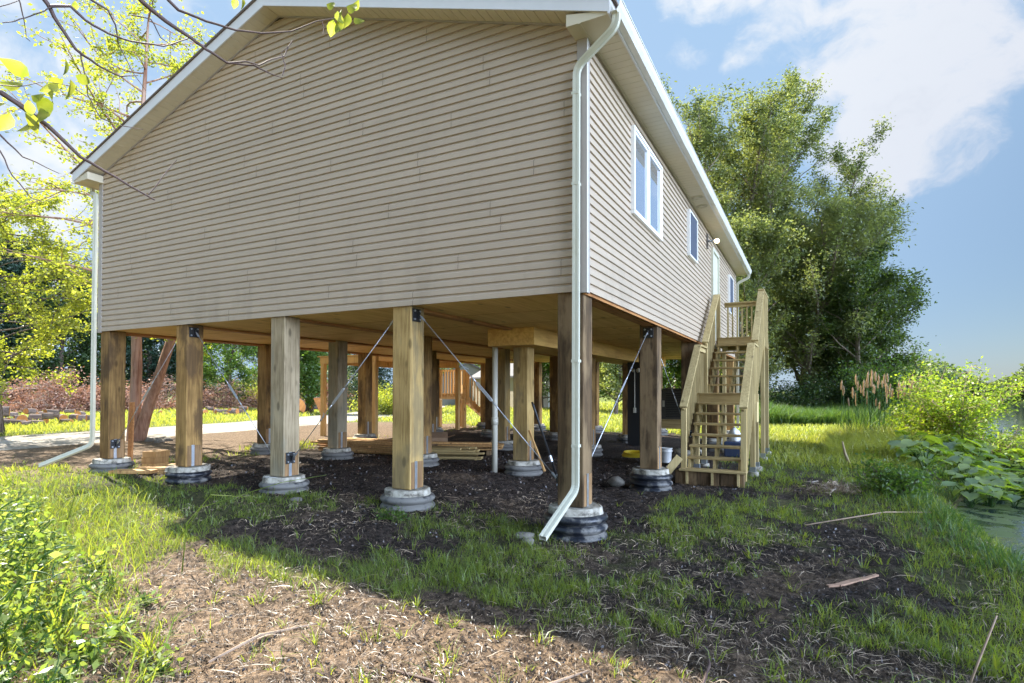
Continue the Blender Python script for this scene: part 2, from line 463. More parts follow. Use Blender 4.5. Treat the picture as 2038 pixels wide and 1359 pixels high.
def grass_mask(x, y):
    """1 where grass grows, 0 on bare soil"""
    x = np.asarray(x, float); y = np.asarray(y, float)
    n = fbm(x, y, .75, 21, 4); n2 = fbm(x, y, 2.6, 33, 3)
    g = n * .55 + n2 * .45
    bias = np.full_like(g, .0)
    under = sm(x, -9.6, -8.2) * (1 - sm(x, -.2, .5)) * sm(y, .1, 1.2) * (1 - sm(y, 13.0, 14.5))
    bias = bias - .42 * under
    fore = (1 - sm(y, -2.9, -2.1)) * sm(x, -3.2, -.8)          # bare, freshly turned soil near the camera
    bias = bias - .30 * fore
    for cx, cy, sx, sy, am in ((-2.2, -2.25, .95, .34, .30), (-.7, -1.5, 1.0, .45, .17), (1.2, .9, .8, .9, .16), (3.6, -.6, .7, .9, .14), (-4.6, -.95, 1.2, .35, .2), (-1.3, -.55, .5, .2, .12), (.1, -1.0, .8, .3, .1), (1.9, -.1, .45, .3, .17), (2.9, .5, .5, .5, .16), (2.7, -1.3, .35, .3, .16), (1.3, -1.1, .3, .25, .14)):
        bias = bias + am * np.exp(-(((x - cx) / sx) ** 2 + ((y - cy) / sy) ** 2))
    mid = sm(y, -2.6, -1.9) * (1 - sm(y, -.2, .7)) * sm(x, -3.5, -1.5) * (1 - sm(x, 1.2, 2.5))
    bias = bias + .07 * mid
    bias = bias + .22 * sm(-x, 3.2, 5) * (1 - sm(y, -.6, .2))
    soil2 = np.exp(-(((x - 2.2) / 1.0) ** 2 + ((y + .9) / 1.1) ** 2)); bias = bias - .12 * soil2
    soil3 = np.exp(-(((x + 2.2) / 1.5) ** 2 + ((y + 1.25) / .5) ** 2)); bias = bias - .2 * soil3
    soil4 = np.exp(-(((x - .8) / .8) ** 2 + ((y - 3.9) / .6) ** 2)); bias = bias - .3 * soil4
    bias = bias + .12 * sm(y, 1.0, 3.0) * sm(x, .6, 1.4) + .35 * sm(y, 8, 10) * sm(x, .0, .8)
    bias = bias + .4 * sm(y, 14.5, 16.5)
    bias = bias + .45 * sm(x - bank_x(y), -1.6, -.5)
    rd = np.abs(x - road_center(y)); 
    west = sm(-x, 10.5, 12)
    drive = west * (1 - sm(-x, 15.5, 18)) * (1 - sm(y, 16, 20)) * sm(y, -6, 0)
    bias = bias - .30 * drive
    bias = bias + .5 * sm(-x, 21.2, 22.5)
    fine = fbm(x, y, 7.5, 47, 2)
    return sm(g * .78 + fine * .22 + bias, .485, .615)


def axis(lo, hi, fine_lo, fine_hi, step, growth=1.13):
    a = list(np.arange(fine_lo, fine_hi + 1e-6, step)); s = step; v = fine_hi
    while v < hi: s *= growth; v += s; a.append(v)
    s = step; v = fine_lo; l = []
    while v > lo: s *= growth; v -= s; l.append(v)
    return np.array(l[::-1] + a)


def build_ground():
    xs = axis(-900, 900, -8.5, 5.6, .05, 1.10); ys = axis(-300, 1500, -5.6, 5.0, .05, 1.10)
    X, Y = np.meshgrid(xs, ys); Z = height(X, Y)
    near = 1 - sm(np.hypot(X - 2, Y + 5.9), 9, 15)
    gm = grass_mask(X, Y)
    clod = fbm(X, Y, 16, 51, 3); clod2 = fbm(X, Y, 6, 57, 3)
    Z = Z + near * (1 - .6 * gm) * (.075 * (clod - .5) + .06 * (clod2 - .5))
    n = len(xs); m = len(ys); I = np.arange(n * m).reshape(m, n)
    Q = np.stack([I[:-1, :-1], I[:-1, 1:], I[1:, 1:], I[1:, :-1]], -1).reshape(-1, 4)
    V = np.stack([X, Y, Z], -1).reshape(-1, 3)
    o = npmesh('ground', V, Q, None, None, None, gm.ravel(), True)
    mt, t, b, out = new_mat('ground_soil'); pos = t.add('ShaderNodeNewGeometry').outputs['Position']
    g = t.add('ShaderNodeAttribute', attribute_name='rnd').outputs['Fac']
    n1 = t.noise(pos, 1.1, 5); n2 = t.noise(pos, 18, 7, .68); n3 = t.noise(pos, 70, 4, .6)
    sp = t.add('ShaderNodeSeparateXYZ'); t.set(sp.inputs[0], pos)
    dark = t.mix(t.mapr(n2, .35, .7), (.010, .008, .007, 1), (.065, .048, .038, 1))
    brown = t.mix(t.mapr(n2, .35, .7), (.06, .041, .027, 1), (.30, .21, .135, 1))
    # pale, dry soil in the clearing and along the drive; black mulch round the house
    dry = t.math('MAXIMUM', t.mapr(sp.outputs[1], -1.3, -3.2), t.mapr(sp.outputs[0], -8.0, -11.0))
    far = t.mapr(t.vmath('LENGTH', pos), 14, 22)
    dry = t.math('MULTIPLY', dry, t.mapr(n1, .2, .5, .7, 1.))
    dry = t.math('MAXIMUM', dry, t.math('MULTIPLY', t.mapr(t.noise(pos, .7, 6, .65), .52, .66), .42))
    soil = t.mix(dry, dark, brown)
    soil = t.mix(t.mapr(n3, .60, .72), soil, t.mix(dry, (.16, .13, .10, 1), (.50, .38, .27, 1)))
    grs = t.mix(t.mapr(n2, .3, .7), (.07, .10, .02, 1), (.15, .17, .035, 1))
    grs_near = t.mix(.28, soil, grs)
    gcol = t.mix(far, grs_near, grs)
    col = t.mix(g, soil, gcol)
    t.set(b.inputs['Base Color'], col); b.inputs['Roughness'].default_value = .95; b.inputs['Specular IOR Level'].default_value = .15
    bump(t, b, t.math('ADD', n2, t.math('MULTIPLY', n3, .5)), .8, .03)
    o.data.materials.append(mt); tag(o, kind='structure')


def build_road():
    ys = np.concatenate([np.arange(-40, 40, .5), np.arange(40, 120, 4)]); ts = np.linspace(-1, 1, 15)
    Y, T = np.meshgrid(ys, ts, indexing='ij'); hw = 2.5 + .5 * (fbm(Y, T * 0, .5, 61) - .5)
    X = road_center(Y) + T * hw + .25 * (fbm(Y, T, 1.2, 5) - .5)
    Z = height(X, Y) + .03 - .026 * np.abs(T) ** 4
    m, n = X.shape; I = np.arange(m * n).reshape(m, n)
    Q = np.stack([I[:-1, :-1], I[:-1, 1:], I[1:, 1:], I[1:, :-1]], -1).reshape(-1, 4)
    mt, t, b, out = new_mat('gravel'); pos = t.add('ShaderNodeNewGeometry').outputs['Position']
    n1 = t.noise(pos, .8, 5); n2 = t.noise(pos, 14, 6, .7)
    col = t.mix(t.mapr(t.math('ADD', t.math('MULTIPLY', n2, .6), t.math('MULTIPLY', n1, .4)), .35, .65), (.20, .165, .13, 1), (.42, .385, .34, 1))
    t.set(b.inputs['Base Color'], col); b.inputs['Roughness'].default_value = .95; bump(t, b, n2, .6, .03)
    o = npmesh('gravel_road', np.stack([X, Y, Z], -1).reshape(-1, 3), Q[:, ::-1], None, mt, None, None, True); tag(o, kind='structure')


def build_water():
    mb = MB(); mb.add([(2.5, -40, -.33), (900, -40, -.33), (900, 700, -.33), (2.5, 700, -.33)], [(0, 1, 2, 3)])
    m, t, b, out = new_mat('pond_water'); pos = t.add('ShaderNodeNewGeometry').outputs['Position']
    sp = t.add('ShaderNodeSeparateXYZ'); t.set(sp.inputs[0], pos)
    n = t.noise(pos, 3.0, 6, .65, .6); n2 = t.noise(pos, 40, 3)
    near = t.mapr(sp.outputs[1], 26, 14)
    alg = t.math('MULTIPLY', t.mapr(t.math('ADD', n, t.math('MULTIPLY', n2, .16)), .52, .66), near)
    wat = (.02, .03, .035, 1)
    t.set(b.inputs['Base Color'], t.mix(alg, wat, (.10, .14, .045, 1)))
    t.set(b.inputs['Roughness'], t.math('MULTIPLY_ADD', alg, .5, .08)); b.inputs['IOR'].default_value = 1.33
    b.inputs['Specular IOR Level'].default_value = .6
    bump(t, b, t.noise(t.vmath('MULTIPLY', pos, (1, .4, 1)), 3.5, 3), .25, .03)
    tag(mb.build('water', m), kind='structure')


# ------------------------------------------------------------------ scatter helpers
rng = np.random.default_rng(7)


def blades(P, L, Wd, lean, rnd, curl=.5, heading=None):
    """grass blades: each is a quad plus a tip triangle, bent over"""
    n = len(P); a = rng.uniform(0, 2 * np.pi, n) if heading is None else heading
    fa = rng.uniform(0, 2 * np.pi, n)
    d = np.stack([np.cos(a), np.sin(a), np.zeros(n)], 1); w = np.stack([np.cos(fa), np.sin(fa), np.zeros(n)], 1)
    L = L[:, None]; Wd = Wd[:, None]; le = lean[:, None]
    up = np.array([[0, 0, 1.]])
    mid = P + up * L * .55 * np.sqrt(np.maximum(1 - le ** 2 * .5, .1)) + d * L * le * .35
    tip = mid + up * L * (.45 - curl * le * .6) + d * L * le * (.45 + curl * .5)
    V = np.stack([P - w * Wd * .5, P + w * Wd * .5, mid + w * Wd * .42, mid - w * Wd * .42, tip], 1).reshape(-1, 3)
    b = np.arange(n)[:, None] * 5
    return V, b + np.array([[0, 1, 2, 3]]), b + np.array([[3, 2, 4]]), np.repeat(rnd, 5)


def leaf_quads(P, size, asp=.55, droop=.0, fold=.25, bias=None):
    """diamond leaves with a folded midrib; random orientation"""
    n = len(P); size = np.broadcast_to(np.asarray(size, float), (n,))[:, None]
    d = rng.normal(size=(n, 3)); d[:, 2] = d[:, 2] * .6 - droop
    if bias is not None: d = d + bias
    d /= np.linalg.norm(d, axis=1, keepdims=True) + 1e-9
    q = rng.normal(size=(n, 3)); w = np.cross(d, q); w /= np.linalg.norm(w, axis=1, keepdims=True) + 1e-9
    nn = np.cross(w, d)
    ce = P + d * size * .5 + nn * size * fold * .3
    V = np.stack([P, P + d * size * .45 + w * size * asp * .5 + nn * size * fold * .25, P + d * size, P + d * size * .45 - w * size * asp * .5 + nn * size * fold * .25], 1).reshape(-1, 3)
    b = np.arange(n)[:, None] * 4
    return V, b + np.array([[0, 1, 2, 3]])


def tubes_np(polys, name, mat, parent, sides=6):
    mb = MB()
    for pts, rr in polys: mb.tube(pts, list(rr), sides if rr[0] > .03 else 4, cap=False)
    return mb.build(name, mat, parent, smooth=True)


def curve_pts(a, d, L, n, bend, wob, rs):
    p = np.array(a, float); d = np.array(d, float); d /= np.linalg.norm(d); out = [p.copy()]
    for i in range(n):
        d = d + np.array(bend) / n + rs.normal(size=3) * wob; d /= np.linalg.norm(d)
        p = p + d * L / n; out.append(p.copy())
    return out


def make_tree(name, label, base, H, spread, seed, leaf, bark, cat='tree', group=None, r0=.25, limbs=34, subs=5, nleaf=40000, ls=.2,
              start=.2, elev=.7, bend=(0, 0, .35), clump=.55, trunks=1, lean=(0, 0), asp=.5, prof=None, droop=.1, sub_len=.38, tall=.93, forks=None, wob=.10):
    rs = np.random.default_rng(seed); bz = float(height(base[0], base[1]))
    root = empty(name, (base[0], base[1], bz), label, cat, group)
    polys = []; cl = []
    prof = prof or (lambda f: math.sqrt(max(0.05, 1 - ((f - .45) / .6) ** 2)))
    for tk in range(trunks):
        if forks: ln = forks[tk][0]; hh = forks[tk][1]; b0 = np.array([base[0] + .1 * tk, base[1], bz - .1])
        else:
            ang = rs.uniform(0, 6.28); ln = (lean[0] + (trunks > 1) * .22 * math.cos(ang), lean[1] + (trunks > 1) * .22 * math.sin(ang)); hh = H * rs.uniform(.82, 1.0) if tk else H
            b0 = np.array([base[0] + (trunks > 1) * .35 * math.cos(ang), base[1] + (trunks > 1) * .35 * math.sin(ang), bz - .1])
        tp = curve_pts(b0, (ln[0], ln[1], 1), hh * tall, 12, (0, 0, .15), .035, rs)
        k = np.linspace(0, 1, 13); rr = r0 * (1 - k) ** .8 + .012; rr[0] *= 1.35
        polys.append((tp, rr))
        nl = limbs // trunks
        for i in range(nl):
            f = start + (1 - start) * ((i + rs.uniform(0, 1)) / nl) ** .9; f = min(f, .99)
            j = f * 12; i0 = int(j); p = np.array(tp[i0]) * (1 - (j - i0)) + np.array(tp[min(i0 + 1, 12)]) * (j - i0)
            az = i * 2.399 + rs.uniform(-.5, .5); L = spread * prof(f) * rs.uniform(.65, 1.12)
            el = elev * rs.uniform(.6, 1.3)
            lp = curve_pts(p, (math.cos(az), math.sin(az), el), L, 7, bend, wob, rs)
            lr = np.interp(f, [0, 1], [r0, .03]) * .42 * (1 - np.linspace(0, 1, 8)) ** .8 + .006
            polys.append((lp, lr))
            for s_ in range(subs):
                g = rs.uniform(.25, 1.0); q = lp[int(g * 7)]; dd = np.array(lp[min(int(g * 7) + 1, 7)]) - np.array(lp[max(int(g * 7) - 1, 0)])
                dd = dd / (np.linalg.norm(dd) + 1e-6) + rs.normal(size=3) * .65
                sl_ = L * sub_len * rs.uniform(.5, 1.2)
                sp_ = curve_pts(q, dd, sl_, 4, bend, .15, rs)
                polys.append((sp_, np.linspace(max(.014, lr[int(g * 7)] * .5), .004, 5)))
                wt = rs.uniform(.3, 1.6)
                for c_ in sp_[1:]: cl.append((c_, wt))
            cl.append((lp[7], 1.3)); cl.append((lp[6], 1.0)); cl.append((lp[5], .6))
    tubes_np(polys, 'trunk', bark, root)
    P = np.array([c[0] for c in cl]); w = np.array([c[1] for c in cl]); w = w / w.sum()
    ids = rs.choice(len(P), nleaf, p=w)
    cs = clump * rs.uniform(.5, 1.4, len(P))
    pos = P[ids] + rs.normal(size=(nleaf, 3)) * cs[ids][:, None] * np.array([[.5, .5, .42]])
    pos[:, 2] = np.maximum(pos[:, 2], bz + .1)
    tone = np.clip(rs.uniform(0, 1, len(P))[ids] * .6 + rs.uniform(0, 1, nleaf) * .4, 0, 1)
    V, Q = leaf_quads(pos, ls * rs.uniform(.6, 1.3, nleaf), asp, droop)
    npmesh('crown', V, Q, None, leaf, root, np.repeat(tone, 4))
    return root


def make_conifer(label, base, H, Rr, seed, nleaf=30000, ls=.22, group=None):
    rs = np.random.default_rng(seed); bz = float(height(base[0], base[1]))
    root = empty('conifer_tree', (base[0], base[1], bz), label, 'tree', group)
    polys = [([(base[0], base[1], bz - .1), (base[0], base[1], bz + H * .5), (base[0] + .1, base[1], bz + H)], (.22, .13, .015))]
    cl = []
    for i in range(150):
        f = .06 + .94 * (i / 150) ** .85; L = Rr * (1 - f) ** .85 * rs.uniform(.7, 1.15) + .15; az = i * 2.399 + rs.uniform(-.3, .3)
        lp = curve_pts((base[0], base[1], bz + H * f), (math.cos(az), math.sin(az), .0), L, 4, (0, 0, -.25), .06, rs)
        polys.append((lp, np.linspace(.04, .008, 5)))
        for g in np.linspace(.15, 1, 6):
            j = g * 4; i0 = min(int(j), 3); cl.append(np.array(lp[i0]) * (1 - j + i0) + np.array(lp[i0 + 1]) * (j - i0))
    tubes_np(polys, 'trunk', M['bark'], root, 5)
    P = np.array(cl); ids = rs.integers(0, len(P), nleaf); pos = P[ids] + rs.normal(size=(nleaf, 3)) * np.array([[.28, .28, .13]])
    V, Q = leaf_quads(pos, ls * rs.uniform(.6, 1.3, nleaf), .32, .3)
    npmesh('crown', V, Q, None, M['leaf_conifer'], root, np.repeat(rs.uniform(0, 1, nleaf), 4))
    return root


def make_shrub(name, label, base, H, Rx, seed, leaf, nleaf=9000, ls=.08, stems=18, group=None, cat='bush', bark='twig', Ry=None, asp=.55, arch=.3, clump=.16, lo=.0):
    rs = np.random.default_rng(seed); bz = float(height(base[0], base[1])); Ry = Ry or Rx
    root = empty(name, (base[0], base[1], bz), label, cat, group)
    polys = []; cl = []
    for i in range(stems):
        az = i * 2.399 + rs.uniform(-.4, .4); sp = rs.uniform(.1, 1)
        d = (math.cos(az) * Rx * sp, math.sin(az) * Ry * sp, H * rs.uniform(.55, 1.05))
        L = math.sqrt(d[0] ** 2 + d[1] ** 2 + d[2] ** 2)
        lp = curve_pts((base[0] + rs.normal() * Rx * .12, base[1] + rs.normal() * Ry * .12, bz - .03), d, L, 7, (math.cos(az) * arch, math.sin(az) * arch, -.25 * sp), .09, rs)
        polys.append((lp, np.linspace(.006 + .006 * H, .003, 8)))
        for k in range(2, 8):
            if k / 7 > lo: cl.append((lp[k], .6 + k / 7))
            for s_ in range(2):
                sp_ = curve_pts(lp[k], rs.normal(size=3) + np.array([math.cos(az) * .5, math.sin(az) * .5, .4]), L * .22 * rs.uniform(.5, 1.2), 3, (0, 0, 0), .2, rs)
                polys.append((sp_, np.linspace(.004 + .002 * H, .002, 4)))
                if k / 7 > lo: cl += [(sp_[1], .8), (sp_[2], 1.), (sp_[3], 1.)]
    tubes_np(polys, 'stems', M[bark], root, 5)
    P = np.array([c[0] for c in cl]); w = np.array([c[1] for c in cl]) * rs.uniform(.2, 1.6, len(cl)); w /= w.sum()
    ids = rs.choice(len(P), nleaf, p=w); pos = P[ids] + rs.normal(size=(nleaf, 3)) * clump
    pos[:, 2] = np.maximum(pos[:, 2], bz + .03)
    V, Q = leaf_quads(pos, ls * rs.uniform(.6, 1.35, nleaf), asp, .1)
    npmesh('foliage', V, Q, None, leaf, root, np.repeat(np.clip(rs.uniform(0, 1, nleaf), 0, 1), 4))
    return root

# ------------------------------------------------------------------ the house
HW, HL, ZF, ZE = 9.75, 14.40, 2.75, 5.55       # width, length, underside, eave soffit
COLX = [-9.58, -7.24, -4.90, -2.56, -0.18]; ROWY = [0.16, 3.62, 7.10, 10.60, 14.22]; PT = .345
OV, OVF = .35, .29
RS = .326                                        # roof slope


def rz(x):                                       # underside of the sloped soffit
    return 5.69 + RS * (HW / 2 - abs(x + HW / 2))


def siding(mb, z0, z1, u0f, u1f, P, n, e=.0995):
    """lapped vinyl courses; P maps (u, z, out) to a point; u0f/u1f give the ends at height z"""
    prof = [(.001, .0), (.023, .0005), (.0225, .060), (.012, .076), (.003, .084), (.001, .0993)]
    z = z0
    while z < z1 - .004:
        pr = [(o, q) for o, q in prof if z + q <= z1 + .001]
        vs = []
        for o, q in pr:
            a, b = u0f(z + q), u1f(z + q)
            if b - a < .02: break
            vs += [P(a, z + q, o), P(b, z + q, o)]
        k = len(vs) // 2
        if k > 1: mb.add(vs, [(2 * i, 2 * i + 1, 2 * i + 3, 2 * i + 2) if n > 0 else (2 * i, 2 * i + 2, 2 * i + 3, 2 * i + 1) for i in range(k - 1)])
        z += e
    return mb


def ribbed(A0, A1, B0, B1, nrm, pitch=.10, g=.010, dp=.007):
    """soffit panel sheet between edge A0-A1 and edge B0-B1 with V grooves across"""
    A0, A1, B0, B1, nrm = map(Vector, (A0, A1, B0, B1, nrm)); L = (A1 - A0).length; n = max(1, int(L / pitch)); mb = MB(); ts = []
    for i in range(n):
        t = i / n; ts += [(t, 0), (t + (pitch - g) / L, 0), (t + (pitch - g * .5) / L, -dp)]
    ts.append((1, 0)); vs = []
    for t, o in ts:
        t = min(t, 1); vs += [A0.lerp(A1, t) + nrm * o, B0.lerp(B1, t) + nrm * o]
    mb.add(vs, [(2 * i, 2 * i + 1, 2 * i + 3, 2 * i + 2) for i in range(len(ts) - 1)])
    return mb


def window(house, y0, y1, z0, z1, kind, x=0.0):
    fr = MB(); w = .042 if kind != 'screen' else .036; d = .085 if kind == 'screen' else .075
    for a in ((y0, z0, y1, z0 + w), (y0, z1 - w, y1, z1), (y0, z0 + w, y0 + w, z1 - w), (y1 - w, z0 + w, y1, z1 - w)):
        fr.box(x + .001, a[0], a[1], x + d, a[2], a[3])
    f = fr.build('window', M['white'], house, bevel=.006)
    n = 2 if kind == 'double' else 1; ym = [y0 + w + (y1 - y0 - 2 * w) * k / n for k in range(n + 1)]
    if kind == 'screen':
        MB().box(x + .052, y0 + w * .8, z0 + w * .8, x + .066, y1 - w * .8, z1 - w * .8).build('insect_screen', M['screen'], f); return f
    for k in range(n):
        a, b = ym[k] + (.03 if k else 0), ym[k + 1] - (.03 if k < n - 1 else 0)
        s = MB(); q = .04
        for r_ in ((a, z0 + w, b, z0 + w + q), (a, z1 - w - q, b, z1 - w), (a, z0 + w + q, a + q, z1 - w - q), (b - q, z0 + w + q, b, z1 - w - q)):
            s.box(x + .026, r_[0], r_[1], x + .058, r_[2], r_[3])
        s.build('sash', M['white'], f, bevel=.004)
        MB().box(x + .028, a + q, z0 + w + q, x + .036, b - q, z1 - w - q).build('pane', M['screen'] if kind == 'screen' else M['glass'], f)
        if kind == 'screen':
            MB().box(x + .0365, a + q, (z0 + z1) / 2 - .012, x + .046, b - q, (z0 + z1) / 2 + .012).build('meeting_rail', M['white'], f)
    if n == 2:
        yc = (y0 + y1) / 2; MB().box(x + .024, yc - .03, z0 + w, x + .070, yc + .03, z1 - w).build('mullion', M['white'], f, bevel=.004)
    return f


def post(house, c, r, mat):
    x, y = COLX[c], ROWY[r]; h = .148
    if (c, r) == (4, 0): mb = MB().box(x - h - .015, y - h, .345, x + h, y + h, ZF - .001)
    else: mb = MB().box(x - h, y - h, .345, x + h, y + h, ZF - .001)
    p = mb.build('support_post', mat, house, bevel=.012, loc=(x, y, .345))
    if r <= 2 or c in (0, 4):
        s = 1
        MB().box(x + h + .001, y - .125, .352, x + h + .004, y + .125, .70).build('notch', M['notch'], p)
        st = MB().box(x + h + .005, y - .055, .346, x + h + .013, y - .005, .71)
        for zz in (.44, .53, .62): st.lathe([(.011, 0), (.011, .008)], 6, (0, 0, 0)) if 0 else st.box(x + h + .013, y - .038, zz, x + h + .020, y - .022, zz + .016)
        st.build('steel_strap', M['galv'], p, bevel=.002)
    return p


def bracket(p, pos, n, k='brace_bracket'):
    """black plate with four bolts; n = outward direction (x or y, sign)"""
    x, y, z = pos; mb = MB(); s = .085; bl = []
    if n[0]:
        a, b = sorted((x, x + n[0] * .012)); mb.box(a, y - s, z - s, b, y + s, z + s)
        for dy in (-.055, .055):
            for dz in (-.055, .055): bl.append([(x + n[0] * .012, y + dy, z + dz), (x + n[0] * .03, y + dy, z + dz)])
        mb.box(*sorted((x + n[0] * .012, x + n[0] * .06))[:1], y - .008, z - .04, max(x + n[0] * .012, x + n[0] * .06), y + .008, z + .04)
    else:
        a, b = sorted((y, y + n[1] * .012)); mb.box(x - s, a, z - s, x + s, b, z + s)
        for dx in (-.055, .055):
            for dz in (-.055, .055): bl.append([(x + dx, y + n[1] * .012, z + dz), (x + dx, y + n[1] * .03, z + dz)])
        mb.box(x - .008, min(y + n[1] * .012, y + n[1] * .06), z - .04, x + .008, max(y + n[1] * .012, y + n[1] * .06), z + .04)
    mb.build(k, M['blackmetal'], p, bevel=.003); [MB().tube(q_, .014, 6).build('bolt', M['galv'], p) for q_ in bl]


def cable(house, a, b, tf):
    a, b = Vector(a), Vector(b); d = (b - a); L = d.length; d.normalize()
    o = MB().tube([a, b], .0058, 8).build('brace_cable', M['cable'], house, smooth=True)
    m = MB(); c = a.lerp(b, tf); sd = d.cross(Vector((0, 1, 0)) if abs(d.y) < .5 else Vector((1, 0, 0))).normalized() * .015
    m.tube([c - d * .17, c - d * .14 + sd, c + d * .14 + sd, c + d * .17], .006, 6).tube([c - d * .17, c - d * .14 - sd, c + d * .14 - sd, c + d * .17], .006, 6)
    for e in (-1, 1): m.tube([c + d * e * .17, c + d * e * .30], .008, 6)
    m.build('turnbuckle', M['cable'], o, smooth=True)
    for t in (-.42, -.48, .42, .50): q = c + d * t; MB().tube([q - d * .016, q + d * .016], .013, 6).build('cable_clamp', M['galv'], o)
    for e in (0.03, L - .1): q = a + d * e; MB().tube([q, q + d * .08], .015, 6).build('cable_thimble', M['galv'], o)
    w = c - d * .44; MB().tube([w, w + sd * 2.4 + d * .08], .004, 5).build('cable_end', M['cable'], o)


def build_house():
    H = empty('stilt_house', (-HW / 2, HL / 2, 0), 'beige vinyl sided house raised on square timber posts', 'house')
    # gable siding facing the camera and its opposite, then the long sides
    tt = lambda s: (lambda z: -HW + .09 if s < 0 else -.09) 
    xl = lambda z: -HW + .095 if z < 5.69 else -HW + (z - 5.69) / RS
    xr = lambda z: -.095 if z < 5.69 else -(z - 5.69) / RS
    zt = 5.69 + RS * HW / 2
    gm_ = siding(MB(), ZF - .01, zt - .03, xl, xr, lambda u, z, o: (u, -o, z), 1)
    jn = MB(); rnd = random.Random(3); z = ZF - .01; k = 0  # dark strips paint in the shadow gap at each panel joint
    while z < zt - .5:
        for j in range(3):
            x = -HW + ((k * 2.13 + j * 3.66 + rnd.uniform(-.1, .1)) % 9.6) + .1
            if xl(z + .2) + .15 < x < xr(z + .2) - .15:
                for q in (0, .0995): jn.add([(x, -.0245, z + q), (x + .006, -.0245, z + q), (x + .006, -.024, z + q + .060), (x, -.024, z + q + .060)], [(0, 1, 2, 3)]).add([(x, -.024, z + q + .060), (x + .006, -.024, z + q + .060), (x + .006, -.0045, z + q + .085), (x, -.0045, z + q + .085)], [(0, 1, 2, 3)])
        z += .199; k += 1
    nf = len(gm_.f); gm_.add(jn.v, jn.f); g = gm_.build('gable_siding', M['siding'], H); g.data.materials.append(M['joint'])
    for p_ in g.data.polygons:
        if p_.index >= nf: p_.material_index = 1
    siding(MB(), ZF - .01, zt - .03, xl, xr, lambda u, z, o: (u, HL + o, z), -1).build('back_siding', M['siding'], H)
    siding(MB(), ZF - .01, ZE, lambda z: .075, lambda z: HL - .075, lambda u, z, o: (o, u, z), 1).build('side_siding', M['siding_side'], H)
    siding(MB(), ZF - .01, ZE, lambda z: .075, lambda z: HL - .075, lambda u, z, o: (-HW - o, u, z), -1).build('side_siding', M['siding'], H)
    # sheathing behind the siding so light cannot leak
    sh = MB().box(-HW, 0, ZF + .02, -HW + .05, HL, ZE + .1).box(-.05, 0, ZF + .02, 0, HL, ZE + .1)
    for y in (0.0, HL - .05):
        sh.prof([(-HW, ZF + .02), (0, ZF + .02), (0, 5.68), (-HW / 2, zt), (-HW, 5.68)], (0, y, 0), (0, y + .05, 0), (1, 0, 0), (0, 0, 1))
    sh.build('wall_sheathing', M['joint'], H)
    # corner boards
    for (x, y, sx, sy) in ((0, 0, 1, -1), (-HW, 0, -1, -1), (0, HL, 1, 1), (-HW, HL, -1, 1)):
        t = MB(); a = sorted((x - sx * .095, x + sx * .026)); b = sorted((y, y + sy * .026)); t.box(a[0], b[0], ZF - .03, a[1], b[1], 5.66)
        a = sorted((x, x + sx * .0255)); b = sorted((y + sy * 0, y - sy * .075)); t.box(a[0], b[0], ZF - .03, a[1], b[1], ZE - .002)
        t.build('corner_trim', M['trim'], H, bevel=.004)
    # white starter edge showing on the corner of the long side
    MB().box(.0265, -.020, ZF - .028, .0295, .0, ZE - .01).build('corner_edge', M['white'], H)
    # underside: plywood, beams along each post line, drip edge
    MB().box(-HW + .0, .0, ZF, .0, HL, ZF + .02).build('floor_underside', M['ply'], H)
    sm_ = MB()
    for y in np.arange(1.22, HL, 1.22): sm_.box(-HW + .1, y - .003, ZF - .004, -.1, y + .003, ZF - .001)
    sm_.build('plywood_seams', M['beam'], H)
    for x in COLX:
        bm = MB(); h = .15
        for r in range(4): bm.box(x - h * .55, ROWY[r] + .149, ZF - .04, x + h * .55, ROWY[r + 1] - .149, ZF - .0015)
        bm.build('floor_beam', M['beam'], H, bevel=.004)
    MB().box(-HW + .002, .011, ZF - .045, -HW + .04, HL - .011, ZF - .0012).build('rim_board', M['beam'], H)
    rim = MB().box(-.04, .011, ZF - .045, -.002, HL - .011, ZF - .0012)
    rim.build('rim_board', M['beam'], H)
    # duct chase and drain pipe
    MB().box(-2.98, 3.0, 2.44, -2.05, 13.2, ZF - .006).build('plywood_chase', M['ply_box'], H, bevel=.004)
    dp = MB().tube([(-3.02, 3.34, .03), (-3.02, 3.34, 2.47)], .053, 20).tube([(-3.02, 3.34, 1.0), (-3.02, 3.34, 1.14)], .062, 20)
    dp.build('drain_pipe', M['pvc'], H, smooth=True)
    # posts
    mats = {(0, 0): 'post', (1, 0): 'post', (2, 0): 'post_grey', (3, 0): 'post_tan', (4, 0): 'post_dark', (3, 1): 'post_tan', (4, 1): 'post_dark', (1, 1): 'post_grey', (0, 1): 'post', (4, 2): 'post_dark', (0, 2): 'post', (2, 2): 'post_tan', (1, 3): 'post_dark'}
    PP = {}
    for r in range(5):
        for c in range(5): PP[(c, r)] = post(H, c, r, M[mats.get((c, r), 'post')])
    h = .150; y = ROWY[0] - .03
    for c, s, z in ((0, 1, .62), (1, -1, 2.60), (1, 1, 2.62), (2, -1, .62), (2, 1, .62), (3, -1, 2.60), (3, 1, 2.63), (4, -1, .62)):
        xx = COLX[c] + s * h - (.015 if (c, s) == (4, -1) else 0); bracket(PP[(c, 0)], (xx, y, z), (s, 0))
    for c, (z0, z1) in zip((0, 1, 2, 3), ((.62, 2.60), (2.62, .62), (.62, 2.60), (2.63, .62))):
        cable(H, (COLX[c] + h + .06, y, z0), (COLX[c + 1] - h - .06, y, z1), (.48, .5, .47, .50)[c])
    x = COLX[4] + .0
    bracket(PP[(4, 0)], (x, ROWY[0] + .149, .62), (0, 1)); bracket(PP[(4, 1)], (x, ROWY[1] - .149, 2.60), (0, -1))
    cable(H, (x, ROWY[0] + .21, .62), (x, ROWY[1] - .21, 2.60), .55)
